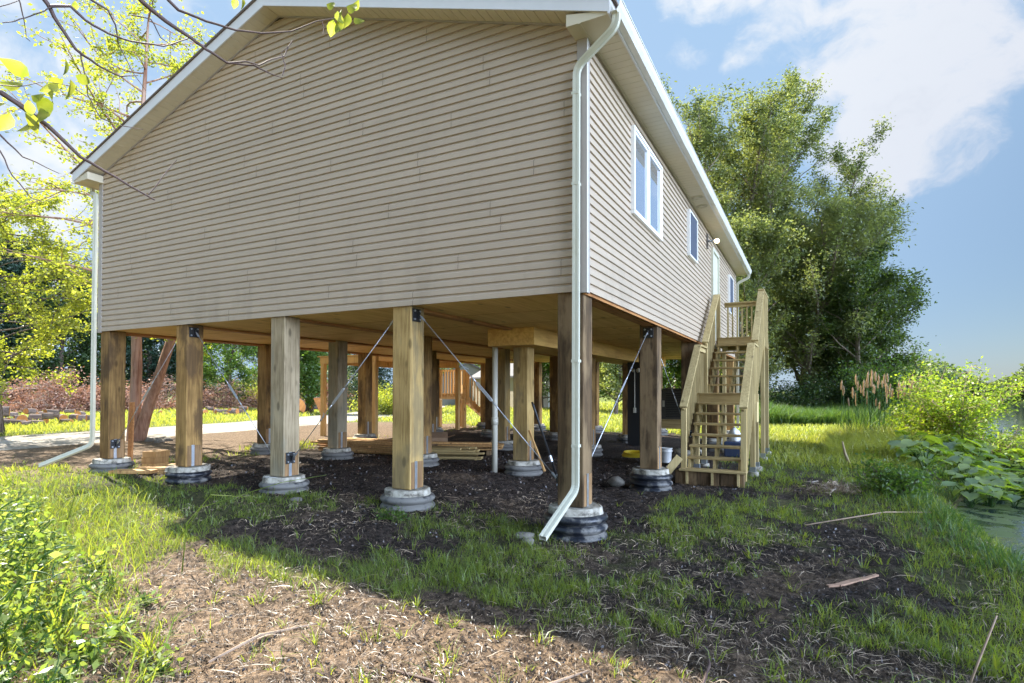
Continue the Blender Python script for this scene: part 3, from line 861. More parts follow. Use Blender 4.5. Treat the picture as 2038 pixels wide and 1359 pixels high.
    bracket(PP[(4, 1)], (x, ROWY[1] + .149, 2.55), (0, 1)); bracket(PP[(4, 2)], (x, ROWY[2] - .149, .7), (0, -1))
    cable(H, (x, ROWY[1] + .21, 2.55), (x, ROWY[2] - .21, .7), .6)
    # eaves
    y0, y1 = -OVF, HL + OVF
    for sx, xw in ((1, 0.0), (-1, -HW)):
        xo = xw + sx * OV
        ribbed((xw + sx * .02, y0, ZE), (xw + sx * .02, y1, ZE), (xo, y0, ZE), (xo, y1, ZE), (0, 0, -1), .13, .012).build('eave_soffit', M['soffit'], H)
        a = sorted((xo, xo + sx * .02)); MB().box(a[0], y0 - .02, ZE - .01, a[1], y1 + .02, rz(xo) + .15).build('eave_fascia', M['fascia'], H)
        MB().box(*sorted((xw + sx * .02, xw + sx * .045))[:1], y0, ZE - .012, max(xw + sx * .02, xw + sx * .045), y1, ZE - .0015).build('soffit_trim', M['soffit'], H)
        # K-style gutter
        pr = [(0.0, 0.0), (.075, 0.0), (.105, .05), (.115, .11), (.122, .11), (.122, .125), (.108, .125), (.108, .118), (.098, .052), (.072, .006), (.006, .006), (.006, .12), (0, .12)]
        q = [(sx * px_ , pz) for px_, pz in pr]
        gt = MB().prof(q, (xo + sx * .021, y0 - .01, ZE + .005), (xo + sx * .021, y1 + .01, ZE + .005), (1, 0, 0), (0, 0, 1))
        gt.build('gutter', M['gutter'], H)
        # boxed return at each gable end
        for yy0, yy1 in ((y0, -.021), (HL + .021, y1)):
            xs = (xw + sx * .003, xo - sx * .002)
            MB().prof([(xs[0] - sx * .12, ZE - .006), (xs[1], ZE - .006), (xs[1], rz(xo) + .01), (xs[0] - sx * .12, rz(xw) - .01 + RS * 0)], (0, yy0, 0), (0, yy1, 0), (1, 0, 0), (0, 0, 1)).build('eave_return', M['soffit'], H, bevel=.003)
    # rake soffits and fascias
    for (ya, yb) in ((-.021, y0), (HL + .021, y1)):
        for sx in (-1, 1):
            xe = -HW - OV if sx < 0 else OV; xr_ = -HW / 2
            A0 = (xe, ya, rz(xe)); A1 = (xr_, ya, rz(xr_)); B0 = (xe, yb, rz(xe)); B1 = (xr_, yb, rz(xr_))
            ribbed(A0, A1, B0, B1, (0, 0, -1), .13, .012).build('rake_soffit', M['soffit'], H)
            fy = sorted((yb, yb + (-.02 if yb < 0 else .02)))
            MB().prof([(xe, rz(xe) - .012), (xr_, rz(xr_) - .012), (xr_, rz(xr_) + .155), (xe, rz(xe) + .155)], (0, fy[0], 0), (0, fy[1], 0), (1, 0, 0), (0, 0, 1)).build('rake_fascia', M['fascia'], H)
        MB().prof([(-HW - .0, rz(-HW) - .022), (-HW / 2, rz(-HW / 2) - .022), (0, rz(0) - .022), (0, rz(0) - .002), (-HW / 2, rz(-HW / 2) - .002), (-HW, rz(-HW) - .002)], (0, min(ya, ya - .02 if ya < 1 else ya), 0), (0, max(ya, ya + .02 if ya > 1 else ya), 0), (1, 0, 0), (0, 0, 1)).build('frieze_trim', M['trim'], H)
    rf = MB()
    for sx in (-1, 1):
        xe = -HW - OV - .06 if sx < 0 else OV + .06; xr_ = -HW / 2
        rf.prof([(xe, rz(xe) + .157), (xr_, rz(xr_) + .157), (xr_, rz(xr_) + .19), (xe, rz(xe) + .18)], (0, y0 - .045, 0), (0, y1 + .045, 0), (1, 0, 0), (0, 0, 1))
    rf.build('roof', M['shingle'], H)
    # windows and door on the long side
    window(H, 1.74, 3.42, 4.08, 5.30, 'double'); window(H, 5.78, 6.68, 4.36, 5.29, 'screen'); window(H, 12.25, 13.2, 4.0, 5.15, 'screen')
    d = MB(); w = .07
    for a in ((8.95, 2.93, 9.02, 5.24), (9.96, 2.93, 10.04, 5.24), (9.02, 5.16, 9.96, 5.24)): d.box(.001, a[0], a[1], .075, a[2], a[3])
    dr = d.build('door', M['spout'], H, bevel=.005)
    MB().box(.002, 9.02, 2.95, .036, 9.96, 5.16).build('door_leaf', M['spout'], dr)
    MB().tube([(.03, 9.88, 3.95), (.06, 9.88, 3.95), (.075, 9.88, 3.95)], [.012, .012, .028], 10).build('door_handle', M['galv'], dr, smooth=True)
    # lit flood lamp by the door
    lm = MB().box(.022, 8.20, 5.05, .05, 8.34, 5.40).build('wall_light', M['joint'], H)
    MB().tube([(.05, 8.27, 5.22), (.13, 8.27, 5.22)], .028, 10).tube([(.13, 8.27, 5.22), (.20, 8.25, 5.20)], [.028, .055], 12).build('lamp_arm', M['galv'], lm, smooth=True)
    e, t, b, o = new_mat('lit_lamp'); b.inputs['Emission Color'].default_value = (1, .72, .35, 1); b.inputs['Emission Strength'].default_value = 2.2
    ico = MB().lathe([(.01, 0), (.035, .008), (.052, .03), (.058, .055), (.05, .085), (.03, .105), (.008, .112)], 16, (0, 0, 0))
    ico.v = [(.20 + z, 8.25 + x, 5.20 + y) for x, y, z in ico.v]; ico.build('bulb', e, lm, smooth=True)
    for yy in (5.95, 6.55):
        v = MB()
        for rr in (.11, .085, .06): v.tube([(.19 + rr * math.cos(a), yy + rr * math.sin(a), ZE - .010) for a in np.linspace(0, 2 * math.pi, 25)], .006, 6, cap=False)
        v.tube([(.19, yy, ZE - .012), (.19, yy, ZE + .0)], .05, 16).build('soffit_vent', M['soffit'], H)
    # corner downspout
    def spout(pts, nm='downspout', w=.075, dpt=.052):
        """rectangular tube swept along pts"""
        P = [Vector(p) for p in pts]; mb = MB(); n = 12; sec = []
        for (cx, cy) in ((-1, -1), (-.33, -1), (-.33, -.82), (.33, -.82), (.33, -1), (1, -1), (1, 1), (.33, 1), (.33, .82), (-.33, .82), (-.33, 1), (-1, 1)): sec.append((cx * w / 2, cy * dpt / 2))
        prev = Vector((1, 0, 0))
        for i, p in enumerate(P):
            d = (P[min(i + 1, len(P) - 1)] - P[max(i - 1, 0)]).normalized(); a = (prev - d * prev.dot(d)).normalized(); prev = a; b = d.cross(a)
            mb.v += [tuple(p + a * s[0] + b * s[1]) for s in sec]
        for i in range(len(P) - 1):
            for k in range(n): mb.f.append((i * n + k, i * n + (k + 1) % n, (i + 1) * n + (k + 1) % n, (i + 1) * n + k))
        return mb.build(nm, M['spout'], H)
    def bend(a, b, c, r=.1, k=5):
        a, b, c = Vector(a), Vector(b), Vector(c); p = b + (a - b).normalized() * r; q = b + (c - b).normalized() * r
        return [tuple(p.lerp(b, t).lerp(b.lerp(q, t), t)) for t in np.linspace(0, 1, k)]
    T = (.425, -.235, 5.555); T1 = (.425, -.235, 5.43); T2 = (-.075, -.085, 5.20); T3 = (-.085, -.085, .56); T4 = (-.13, -.85, .20)
    s = spout([T] + bend(T, T1, T2, .09) + bend(T1, T2, T3, .1) + bend(T2, T3, T4, .08) + [T4])
    for zz in (3.9, 1.95, 1.02, 4.9): MB().box(-.126, -.114, zz, -.044, -.026, zz + .03).build('spout_band', M['spout'], s)
    L0 = (-10.16, .05, 5.555); L1 = (-10.16, .05, 5.44); L2 = (-9.83, -.05, 5.36); L3 = (-9.85, -.05, .60); L4 = (-10.75, -.50, .20)
    spout([L0] + bend(L0, L1, L2, .05) + bend(L1, L2, L3, .06) + bend(L2, L3, L4, .12) + [L4])
    B0 = (.42, HL + .1, 5.555); B1 = (.42, HL + .1, 5.42); B2 = (.06, HL + .06, 5.25); B3 = (.06, HL + .06, .4)
    spout([B0] + bend(B0, B1, B2, .08) + bend(B1, B2, B3, .08) + [B3])
    return H


def footing(c, r, label):
    x, y = COLX[c], ROWY[r]; rnd = random.Random(c * 7 + r)
    t = empty('post_footing', (x, y, 0), label, 'footing', 'round concrete footings under the posts')
    ph = rnd.uniform(0, 6); am = .008 if (c, r) in ((4, 0), (3, 0)) else .014
    cr = .298 if (c, r) != (1, 0) else .33
    jit = lambda a, i: am * math.sin(3 * a + ph + i * .4) + am * .6 * math.sin(7 * a + ph * 2)
    cap = MB().lathe([(cr - .01, .262), (cr + .012, .268), (cr + .008, .275), (cr, .335), (cr - .015, .345), (cr - .022, .336), (.02, .336)], 40, (x, y, 0), jit)
    cp = cap.build('concrete_cap', M['conc'], t, smooth=False, loc=(x, y, 0))
    pr = [(.30, .266)]; z = .265
    while z > -.25:
        for a in np.linspace(0, math.pi, 7): pr.append((.322 + .038 * math.sin(a), z - .095 * (a / math.pi) + .0))
        z -= .105; pr.append((.312, z + .003))
    MB().lathe(pr[::-1], 40, (x, y, 0), lambda a, i: .004 * math.sin(2 * a + ph)).build('corrugated_sleeve', M['corr' if (c, r) in ((4, 0), (4, 1), (1, 0)) else 'corr_mud'], t, smooth=True, loc=(x, y, 0))
    if (c, r) in ((4, 0), (3, 0)):
        # faded stamped print round the form: mostly unreadable strokes, a few figures
        mk = MB(); txt = 0
        for a0, a1 in ((-2.2, -1.75), (-1.62, -1.55), (-1.28, -1.22), (-1.1, -.55)):
            a = a0
            while a < a1:
                w = rnd.uniform(.018, .034); zz = rnd.uniform(.283, .292); hh = rnd.uniform(.012, .024)
                for da in ((0, .28), (.6, 1)) if rnd.random() > .4 else ((0, .3),):
                    q = [a + w * da[0], a + w * da[1]]; rr = cr + .016
                    mk.add([(x + rr * math.cos(q[0]), y + rr * math.sin(q[0]), zz), (x + rr * math.cos(q[1]), y + rr * math.sin(q[1]), zz), (x + rr * math.cos(q[1]), y + rr * math.sin(q[1]), zz + hh), (x + rr * math.cos(q[0]), y + rr * math.sin(q[0]), zz + hh)], [(0, 1, 2, 3)])
                a += w * 1.35
        mk.build('printed_lettering', M['joint'], cp)
    return t


def build_footings():
    ordw = ['first', 'second', 'third', 'fourth', 'fifth']
    look = {(0, 0): 'muddy concrete footing with boards resting against it, under the leftmost front post', (1, 0): 'wide thin-capped footing under the second front post from the left',
            (2, 0): 'round footing with white paper scraps on its cap, under the third front post', (3, 0): 'printed white-capped footing with one black ring, under the fourth front post',
            (4, 0): 'tall footing of stacked black rings under the corner post and downspout', (4, 1): 'white-capped black footing beside the yellow hose, left of the stair foot',
            (4, 2): 'muddy footing just behind the wooden stair, under the dark post', (3, 1): 'white-capped footing behind the shovel, right of the white drain pipe'}
    for r in range(5):
        for c in range(5):
            lab = look.get((c, r), 'ribbed footing under the %s post from the left in the %s row back' % (ordw[c], ordw[r]))
            footing(c, r, lab)


# ------------------------------------------------------------------ the front stair
def build_stairs():
    T = empty('wooden_stairs', (.69, 6.5, 0), 'pale treated-lumber stair with handrails climbing to the side door', 'stairs')
    x0, x1 = .235, 1.14; xm = .69
    n0 = [(4.36 + .228 * k, .27 + .19 * k) for k in range(7)]; n1 = [(6.93 + .278 * k, 1.79 + .19 * k) for k in range(6)]
    for k, (y, z) in enumerate(n0 + n1):
        e = .10 if k == 0 else .012
        mb = MB()
        mb.box(x0 - e, y, z - .038, x1 + e, y + .135, z).box(x0 - e, y + .142, z - .038, x1 + e, y + .272, z)
        mb.build('tread', M['deck_x'], T, bevel=.004)
    for (st, rise, run) in ((n0, .19, .228), (n1, .19, .278)):
        for x in (x0 + .03, xm, x1 - .03):
            y, z = st[0]; P = [(y + .02, z - .04)]
            for k, (yy, zz) in enumerate(st):
                P.append((yy + .02, zz - .039)); P.append((yy + run + .02, zz - .039))
            yl, zl = P[-1]; P.append((yl, zl - .22)); P.append((st[0][0] + .26, st[0][1] - (.26 if st is n0 else .28))); P.append((st[0][0] + .02, st[0][1] - (.26 if st is n0 else .28)))
            pts = []
            for q in P:
                if not pts or (abs(q[0] - pts[-1][0]) + abs(q[1] - pts[-1][1])) > 1e-4: pts.append(q)
            MB().prof(pts, (x - .019, 0, 0), (x + .019, 0, 0), (0, 1, 0), (0, 0, 1)).build('stringer', M['deck_y'], T)
    def landing(y0, y1, z):
        d = MB(); y = y0
        while y < y1 - .01: d.box(x0 - .04, y, z - .028, x1 + .04, min(y + .137, y1), z); y += .143
        l = d.build('landing', M['deck_x'], T, bevel=.003)
        f = MB().box(x0 - .02, y0 + .02, z - .22, x1 + .02, y0 + .058, z - .029).box(x0 - .02, y1 - .06, z - .22, x1 + .02, y1 - .02, z - .029)
        f.box(x0 - .02, y0 + .06, z - .22, x0 + .018, y1 - .062, z - .03).box(x1 - .018, y0 + .06, z - .22, x1 + .02, y1 - .062, z - .03)
        f.build('landing_frame', M['deck_x'], l, bevel=.004)
    landing(5.955, 7.0, 1.60); landing(8.62, 10.3, 2.93)
    MB().box(.05, 4.42, -.1, .80, 4.62, .225).box(.82, 4.42, -.1, 1.20, 4.62, .222).build('base_timber', M['post_dark'], T, bevel=.01)
    # support legs on footings
    for (x, y, z) in ((x1 + .065, 6.02, 1.58), (x1 + .065, 6.90, 1.58), (x1 + .065, 8.75, 2.90), (x1 + .065, 10.2, 2.90), (x0 - .07, 6.02, 1.58), (x0 - .07, 6.90, 1.58), (x0 - .07, 10.2, 2.9)):
        lg = MB().box(x - .045, y - .045, .17, x + .045, y + .045, z).build('leg', M['deck'], T, bevel=.004, loc=(x, y, 0))
        MB().box(x - .056, y - .056, .08, x + .056, y + .056, .169).build('post_base', M['galv'], lg)
        MB().lathe([(.11, -.1), (.11, .075), (.10, .079)], 16, (x, y, 0)).build('pier', M['conc'], lg)
    # railings: stringer-side balusters, top cap, one mesh per flight side with balusters as sub-parts
    def rail(x, ya, za, yb, zb, sy, bot, side, newel=True, n=None):
        hs = MB().bar((x, ya - .02, za), (x, yb + .02, zb), .135, .036).build('handrail', M['deck_y'], T, bevel=.004)
        MB().bar((x, ya, za - .064), (x, yb, zb - .064), .036, .088).build('rail_board', M['deck_y'], hs, bevel=.003)
        n = n or max(2, int((yb - ya) / .118)); bx = x + side * .040
        for k in range(n):
            t = (k + .5) / n; y = ya + (yb - ya) * t; zt_ = za + (zb - za) * t - .035; z0 = bot(y)
            MB().box(bx - .018, y - .018, z0, bx + .018, y + .018, zt_).build('baluster', M['deck'], hs, loc=(bx, y, z0))
        if newel:
            MB().box(x - .045, ya + .0, bot(ya) - .12, x + .045, ya + .09, za - .02).build('newel_post', M['deck'], T, bevel=.004, loc=(x, ya, 0))
    s0 = lambda y: .27 + (y - 4.36) / .228 * .19 - .17
    s1 = lambda y: 1.79 + (y - 6.93) / .278 * .19 - .17
    for x, sd in ((x0 - .045, -1), (x1 + .045, 1)):
        rail(x, 4.50, 1.35, 5.98, 2.56, 0, s0, sd)
        rail(x, 6.02, 2.56, 6.86, 2.56, 0, lambda y: 1.38, sd, False)
        rail(x, 6.90, 2.69, 8.62, 3.98, 0, s1, sd)
        if sd > 0: rail(x, 8.66, 4.03, 10.22, 4.06, 0, lambda y: 2.72, sd)
    MB().box(x0 - .09, 8.90, 2.7, x0 + .0, 8.99, 4.03).build('newel_post', M['deck'], T, bevel=.004, loc=(x0, 8.9, 0))
    hs = MB().box(x0 - .06, 10.18, 3.96, x1 + .04, 10.32, 4.0).box(x0 - .06, 10.22, 3.87, x1 + .0, 10.26, 3.959).build('handrail', M['deck_x'], T, bevel=.004)
    for k in range(8):
        x = x0 + .02 + k * .118; MB().box(x - .018, 10.262, 2.75, x + .018, 10.298, 3.958).build('baluster', M['deck'], hs, loc=(x, 10.28, 2.8))
    MB().bar((-.22, 4.36, .0), (.12, 4.50, .46), .04, .14).build('kicker_brace', M['deck'], T, bevel=.004)
    MB().box(x1 + .09, 6.25, 1.02, x1 + .125, 6.75, 1.42).build('side_plate', M['deck'], T, bevel=.003)


# ------------------------------------------------------------------ the far deck with its own stair (left side of the house)
def build_far_deck():
    D = empty('back_deck', (-11.2, 10, 0), 'warm lit wooden deck frame with beam along the far left side', 'deck')
    for (x, y) in ((-9.98, 8.0), (-12.2, 8.0), (-12.2, 12.6), (-10.0, 12.8)):
        MB().box(x - .07, y - .07, 0, x + .07, y + .07, 2.52).build('post', M['stair_sun_tint'], D, bevel=.004, loc=(x, y, 0))
    MB().box(-12.3, 7.93, 2.521, -9.90, 8.07, 2.74).box(-12.3, 12.6, 2.521, -9.9, 12.74, 2.74).box(-12.35, 8.08, 2.521, -12.2, 12.59, 2.74).build('beam', M['stair_sun_tint'], D, bevel=.004)
    MB().box(-12.4, 7.9, 2.745, -9.80, 12.85, 2.775).build('deck_boards', M['stair_sun_tint'], D)
    S_ = empty('deck_stairs', (-10.4, 13.4, 0), 'orange lit deck stair with balusters seen beyond the posts', 'stairs')
    # flights lie in a plane facing the camera: u runs down to the right in the photo
    o = Vector((-11.55, 12.95, 0)); ux = Vector((.75, .66, 0)).normalized()
    P = lambda u, z, w=0: tuple(o + ux * u + Vector((-ux.y, ux.x, 0)) * w + Vector((0, 0, z)))
    for w in (0, .95):
        MB().add([P(-1.2, 3.1, w), P(-1.2, 2.8, w), P(.45, 1.34, w), P(.45, 1.62, w), P(-1.2, 3.1, w + .04), P(-1.2, 2.8, w + .04), P(.45, 1.34, w + .04), P(.45, 1.62, w + .04)], [(0, 1, 2, 3), (7, 6, 5, 4), (0, 4, 5, 1), (1, 5, 6, 2), (2, 6, 7, 3), (3, 7, 4, 0)]).build('stringer', M['stair_sun_tint'], S_)
        MB().add([P(1.55, 1.50, w), P(1.55, 1.22, w), P(2.9, .02, w), P(3.1, .12, w), P(1.55, 1.50, w + .04), P(1.55, 1.22, w + .04), P(2.9, .02, w + .04), P(3.1, .12, w + .04)], [(0, 1, 2, 3), (7, 6, 5, 4), (0, 4, 5, 1), (1, 5, 6, 2), (2, 6, 7, 3), (3, 7, 4, 0)]).build('stringer', M['stair_sun_tint'], S_)
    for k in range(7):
        u = -1.05 + k * .22; z = 2.85 - k * .195; MB().bar(P(u, z, 0), P(u, z, .99), .25, .04).build('tread', M['stair_sun_tint'], S_)
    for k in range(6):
        u = 1.62 + k * .25; z = 1.35 - k * .2; MB().bar(P(u, z, 0), P(u, z, .99), .26, .04).build('tread', M['stair_sun_tint'], S_)
    MB().bar(P(.35, 1.50, .5), P(1.65, 1.50, .5), 1.05, .04).bar(P(.35, 1.38, 0), P(1.65, 1.38, 0), .04, .2).bar(P(.35, 1.38, .99), P(1.65, 1.38, .99), .04, .2).build('landing', M['stair_sun_tint'], S_)
    for u in (.5, 1.5):
        for w in (.03, .96): MB().bar(P(u, -.05, w), P(u, 1.27, w), .14, .14).build('leg', M['stair_sun_tint'], S_)
    def rl(u0, z0, u1, z1, n, w, h=.95):
        r = MB().bar(P(u0, z0 + h, w), P(u1, z1 + h, w), .09, .04).build('handrail', M['stair_sun_tint'], S_)
        for k in range(n):
            t = (k + .5) / n; u = u0 + (u1 - u0) * t; z = z0 + (z1 - z0) * t; MB().bar(P(u, z - .12, w), P(u, z + h - .02, w), .035, .035).build('baluster', M['stair_sun_tint'], r)
        for u, z in ((u0, z0), (u1, z1)): MB().bar(P(u, z - .2, w), P(u, z + h + .02, w), .09, .09).build('newel_post', M['stair_sun_tint'], S_)
    rl(-1.2, 3.0, .38, 1.55, 13, -.04); rl(.52, 1.52, 1.5, 1.52, 9, -.04); rl(1.62, 1.42, 3.0, .1, 11, -.04); rl(.52, 1.52, 1.5, 1.52, 8, 1.03)
    rl(-1.2, 3.0, .38, 1.55, 12, 1.03)




# ------------------------------------------------------------------ where a picture point lies at a given distance
def at(px, py, d):
    a = (px - 1019) / 1131.63; b = (761.46 - py) / 1131.63
    p = CAM + (F + r2 * a + u2 * b) * d
    return (p.x, p.y, p.z)


def atg(px, d): q = at(px, 777, d); return (q[0], q[1])


# ------------------------------------------------------------------ ground cover
def wedge(n, r0, r1, power=1.0, half=58):
    """random ground points, denser near the path where the photographer stands"""
    th = math.pi / 2 + yaw + np.radians(rng.uniform(-half, half, n))
    u = rng.uniform(0, 1, n)
    r = r0 * (r1 / r0) ** u if power == 1.0 else (r0 ** power + (r1 ** power - r0 ** power) * u) ** (1 / power)
    return CAM.x + r * np.cos(th), CAM.y + r * np.sin(th), r


def off_footings(x, y, rad=.36):
    ok = np.ones(len(x), bool)
    for cx in COLX:
        for ry in ROWY: ok &= (x - cx) ** 2 + (y - ry) ** 2 > rad ** 2
    return ok


def build_grass():
    Vs, Qs, Ts, Rs = [], [], [], []; o = 0
    def put(V, Q, T, r):
        nonlocal o
        Vs.append(V); Qs.append(Q + o); Ts.append(T + o); Rs.append(r); o += len(V)
    # short grass
    x, y, r = wedge(430000, 1.7, 26)
    g = grass_mask(x, y); patch = fbm(x, y, 1.7, 71, 3); clump = vnoise(x, y, 7, 73)
    under = (x > -9.3) & (x < -.3) & (y > .6) & (y < 13.8)
    p = g * sm(patch * .55 + clump * .45, .26, .60)
    p = np.where(under, p * .12, p)
    rd = np.abs(x - road_center(y)); p = p * sm(rd, 2.3, 2.9)
    p = p * (x < bank_x(y) - .1)
    k = (rng.uniform(0, 1, len(x)) < p) & off_footings(x, y)
    x, y, r, clump, patch = x[k], y[k], r[k], clump[k], patch[k]
    L = (.025 + .10 * clump * rng.uniform(.3, 1.4, len(x)) + .025 * patch) * np.where(rng.uniform(0, 1, len(x)) < .06, 1.7, 1.0)
    L = L * (1 + .5 * sm(r, 9, 20))
    lit = np.clip(rng.uniform(0, 1, len(x)) * .7 + patch * .3, 0, 1)  # blade tone: random, plus patch noise
    put(*blades(np.stack([x, y, height(x, y) - .008], 1), L, np.maximum(.0038, r * .00075) * rng.uniform(.7, 1.3, len(x)), rng.uniform(.2, .95, len(x)), lit))
    # lone seedlings on the bare soil, in little tufts
    nt = 620; tx, ty, tr = wedge(nt, 1.8, 9.5); ok = (tx < bank_x(ty) - .3) & ~((tx > -9) & (tx < -.3) & (ty > .8)); tx, ty, tr = tx[ok], ty[ok], tr[ok]
    m = rng.integers(4, 14, len(tx)); idx = np.repeat(np.arange(len(tx)), m); n = len(idx)
    ang = rng.uniform(0, 6.283, n); sp = rng.uniform(0, .035, n)
    x = tx[idx] + np.cos(ang) * sp; y = ty[idx] + np.sin(ang) * sp
    k = off_footings(x, y); x, y, ang, idx = x[k], y[k], ang[k], idx[k]; n = len(x)
    put(*blades(np.stack([x, y, height(x, y) - .01], 1), rng.uniform(.05, .15, n) * rng.uniform(.7, 1.4, len(tx))[idx], np.full(n, .0065), rng.uniform(.3, 1.1, n), rng.uniform(.3, 1, n), heading=ang))
    V = np.concatenate(Vs); Ra = np.concatenate(Rs)
    tag(npmesh('grass', V, np.concatenate(Qs), np.concatenate(Ts), M['grass'], None, Ra), kind='stuff')
    # lawn and verge beyond the house
    x, y, r = wedge(150000, 14, 75, 1.0, 52)
    g = grass_mask(x, y) * sm(np.abs(x - road_center(y)), 2.4, 3.2) * (x < bank_x(y) + .4)
    k = (rng.uniform(0, 1, len(x)) < g) & ~((x > -9.9) & (x < .1) & (y < 14.5)); x, y, r = x[k], y[k], r[k]
    V, Q, T, ra = blades(np.stack([x, y, height(x, y) - .01], 1), rng.uniform(.07, .2, len(x)) * (1 + r / 90), r * .0011, rng.uniform(.2, .9, len(x)), rng.uniform(.25, 1, len(x)))
    tag(npmesh('lawn', V, Q, T, M['lawn'], None, ra), kind='stuff')


def build_tall_grass():
    parts = []
    def field(n, fx, fy, L, w, m='grass_tall', lean=(.2, .9)):
        x, y = fx(n), fy(n); parts.append((np.stack([x, y, height(x, y) - .02], 1), rng.uniform(L[0], L[1], len(x)) * (.55 + .8 * vnoise(x, y, 1.1, 5)), np.full(len(x), w), rng.uniform(*lean, len(x)), rng.uniform(0, 1, len(x))))
    # the bank beside the pond
    n = 10500; y = rng.uniform(.6, 11, n); x = bank_x(y) + rng.normal(-.35, .38, n); k = (fbm(x, y, 1.2, 9) > .40) & (x < bank_x(y) - .12 - .25 * (y < 6)); x, y = x[k], y[k]
    parts.append((np.stack([x, y, height(x, y) - .02], 1), rng.uniform(.08, .28, len(x)), np.full(len(x), .0085), rng.uniform(.3, 1.1, len(x)), rng.uniform(0, 1, len(x))))
    a = parts; parts = []
    # rank growth in front of the right-hand trees (in their shade)
    q = np.array([atg(p_, d_) for p_, d_ in zip(rng.uniform(1490, 1740, 26000), rng.uniform(27, 33, 26000))]); x, y = q[:, 0], q[:, 1]
    parts.append((np.stack([x, y, height(x, y) - .02], 1), rng.uniform(.5, 1.25, len(x)) * (.6 + .7 * vnoise(x, y, .5, 5)), np.full(len(x), .035), rng.uniform(.2, 1., len(x)), rng.uniform(0, 1, len(x))))
    # sunlit hump of meadow grass at the foot of the reeds
    b = []
    q = np.array([atg(p_, d_) for p_, d_ in zip(rng.uniform(1650, 1850, 15000), rng.uniform(14.2, 21, 15000))]); x, y = q[:, 0], q[:, 1]
    hc = atg(1745, 16.5); hump = np.exp(-((np.hypot(x - hc[0], (y - hc[1]) * .6)) / 1.7) ** 2)
    b.append((np.stack([x, y, height(x, y) - .02], 1), rng.uniform(.12, .35, len(x)) + .75 * hump * rng.uniform(.5, 1, len(x)), np.full(len(x), .016), rng.uniform(.3, 1.1, len(x)), rng.uniform(.4, 1, len(x))))
    for nm, ps, mt in (('bank_grass', a, 'grass_tall'), ('rank_grass', parts, 'grass_tall'), ('meadow_grass', b, 'lawn')):
        P = [np.concatenate([p_[i] for p_ in ps]) for i in range(5)]
        V, Q, T, ra = blades(*P); tag(npmesh(nm, V, Q, T, M[mt], None, ra), kind='stuff')


def build_litter():
    # straw and root fibres
    def strips(n, r0, r1, Lr, w, keep, nm, mt, zoff=.012, seg=4):
        x, y, r = wedge(n, r0, r1, 1.0, 55); k = keep(x, y) & off_footings(x, y); x, y, r = x[k], y[k], r[k]; n = len(x)
        L = rng.uniform(*Lr, n); a = rng.uniform(0, 6.283, n); cu = rng.normal(0, .55, n); tilt = rng.normal(0, .18, n)
        V = np.zeros((n, (seg + 1) * 2, 3)); px_, py_ = x.copy(), y.copy(); ww = np.maximum(w, r * .0006) * rng.uniform(.4, 1.9, n)
        lift = rng.uniform(.0, 1, n) ** 3 * .04
        for s in range(seg + 1):
            t = s / seg; z = height(px_, py_) + zoff + lift * math.sin(math.pi * t) + tilt * (t - .5) * L * .5 + rng.uniform(0, .004, n)
            nx, ny = -np.sin(a), np.cos(a); wt = ww * (1 - .5 * abs(2 * t - 1))
            V[:, 2 * s] = np.stack([px_ - nx * wt / 2, py_ - ny * wt / 2, z], 1); V[:, 2 * s + 1] = np.stack([px_ + nx * wt / 2, py_ + ny * wt / 2, z + wt * .5], 1)
            a = a + cu / seg + rng.normal(0, .12, n); px_ = px_ + np.cos(a) * L / seg; py_ = py_ + np.sin(a) * L / seg
        b = np.arange(n)[:, None] * (seg + 1) * 2
        Q = np.concatenate([b + np.array([[2 * s, 2 * s + 1, 2 * s + 3, 2 * s + 2]]) for s in range(seg)])
        tag(npmesh(nm, V.reshape(-1, 3), Q, None, M[mt], None, np.repeat(rng.uniform(0, 1, n), (seg + 1) * 2)), kind='stuff')
    land = lambda x, y: x < bank_x(y) - .1
    strips(34000, 1.6, 9, (.025, .13), .0022, lambda x, y: land(x, y) & (rng.uniform(0, 1, len(x)) < .10 + 1.0 * sm(fbm(x, y, 1.1, 81), .45, .60)), 'straw', 'straw')
    strips(26000, 1.6, 7, (.015, .07), .0035, land, 'bark_shreds', 'chip', .010, 2)
    strips(500, 1.6, 6, (.08, .26), .0045, land, 'roots', 'straw', .015, 6)
    # wood chips, clods and bark crumbs
    x, y, r = wedge(60000, 1.6, 14); k = land(x, y) & (rng.uniform(0, 1, len(x)) < 1.05 - grass_mask(x, y)) & off_footings(x, y, .37); x, y, r = x[k], y[k], r[k]
    V, Q = leaf_quads(np.stack([x, y, height(x, y) + rng.uniform(.0, .02, len(x))], 1), np.maximum(.012, r * .0022) * rng.uniform(.5, 2.4, len(x)), .6, 0, .5)
    tag(npmesh('wood_chips', V, Q, None, M['chip'], None, np.repeat(rng.uniform(0, 1, len(x)) ** 2, 4)), kind='stuff')
    x, y, r = wedge(9000, 1.6, 13); k = land(x, y) & (rng.uniform(0, 1, len(x)) < 1.0 - grass_mask(x, y)) & off_footings(x, y, .37); x, y, r = x[k], y[k], r[k]
    V, Q = leaf_quads(np.stack([x, y, height(x, y) + rng.uniform(.015, .03, len(x))], 1), np.maximum(.007, r * .0015) * rng.uniform(.5, 1.8, len(x)), .5, 0, .5)
    tag(npmesh('pale_splinters', V, Q, None, M['straw'], None, np.repeat(rng.uniform(.4, 1, len(x)), 4)), kind='stuff')


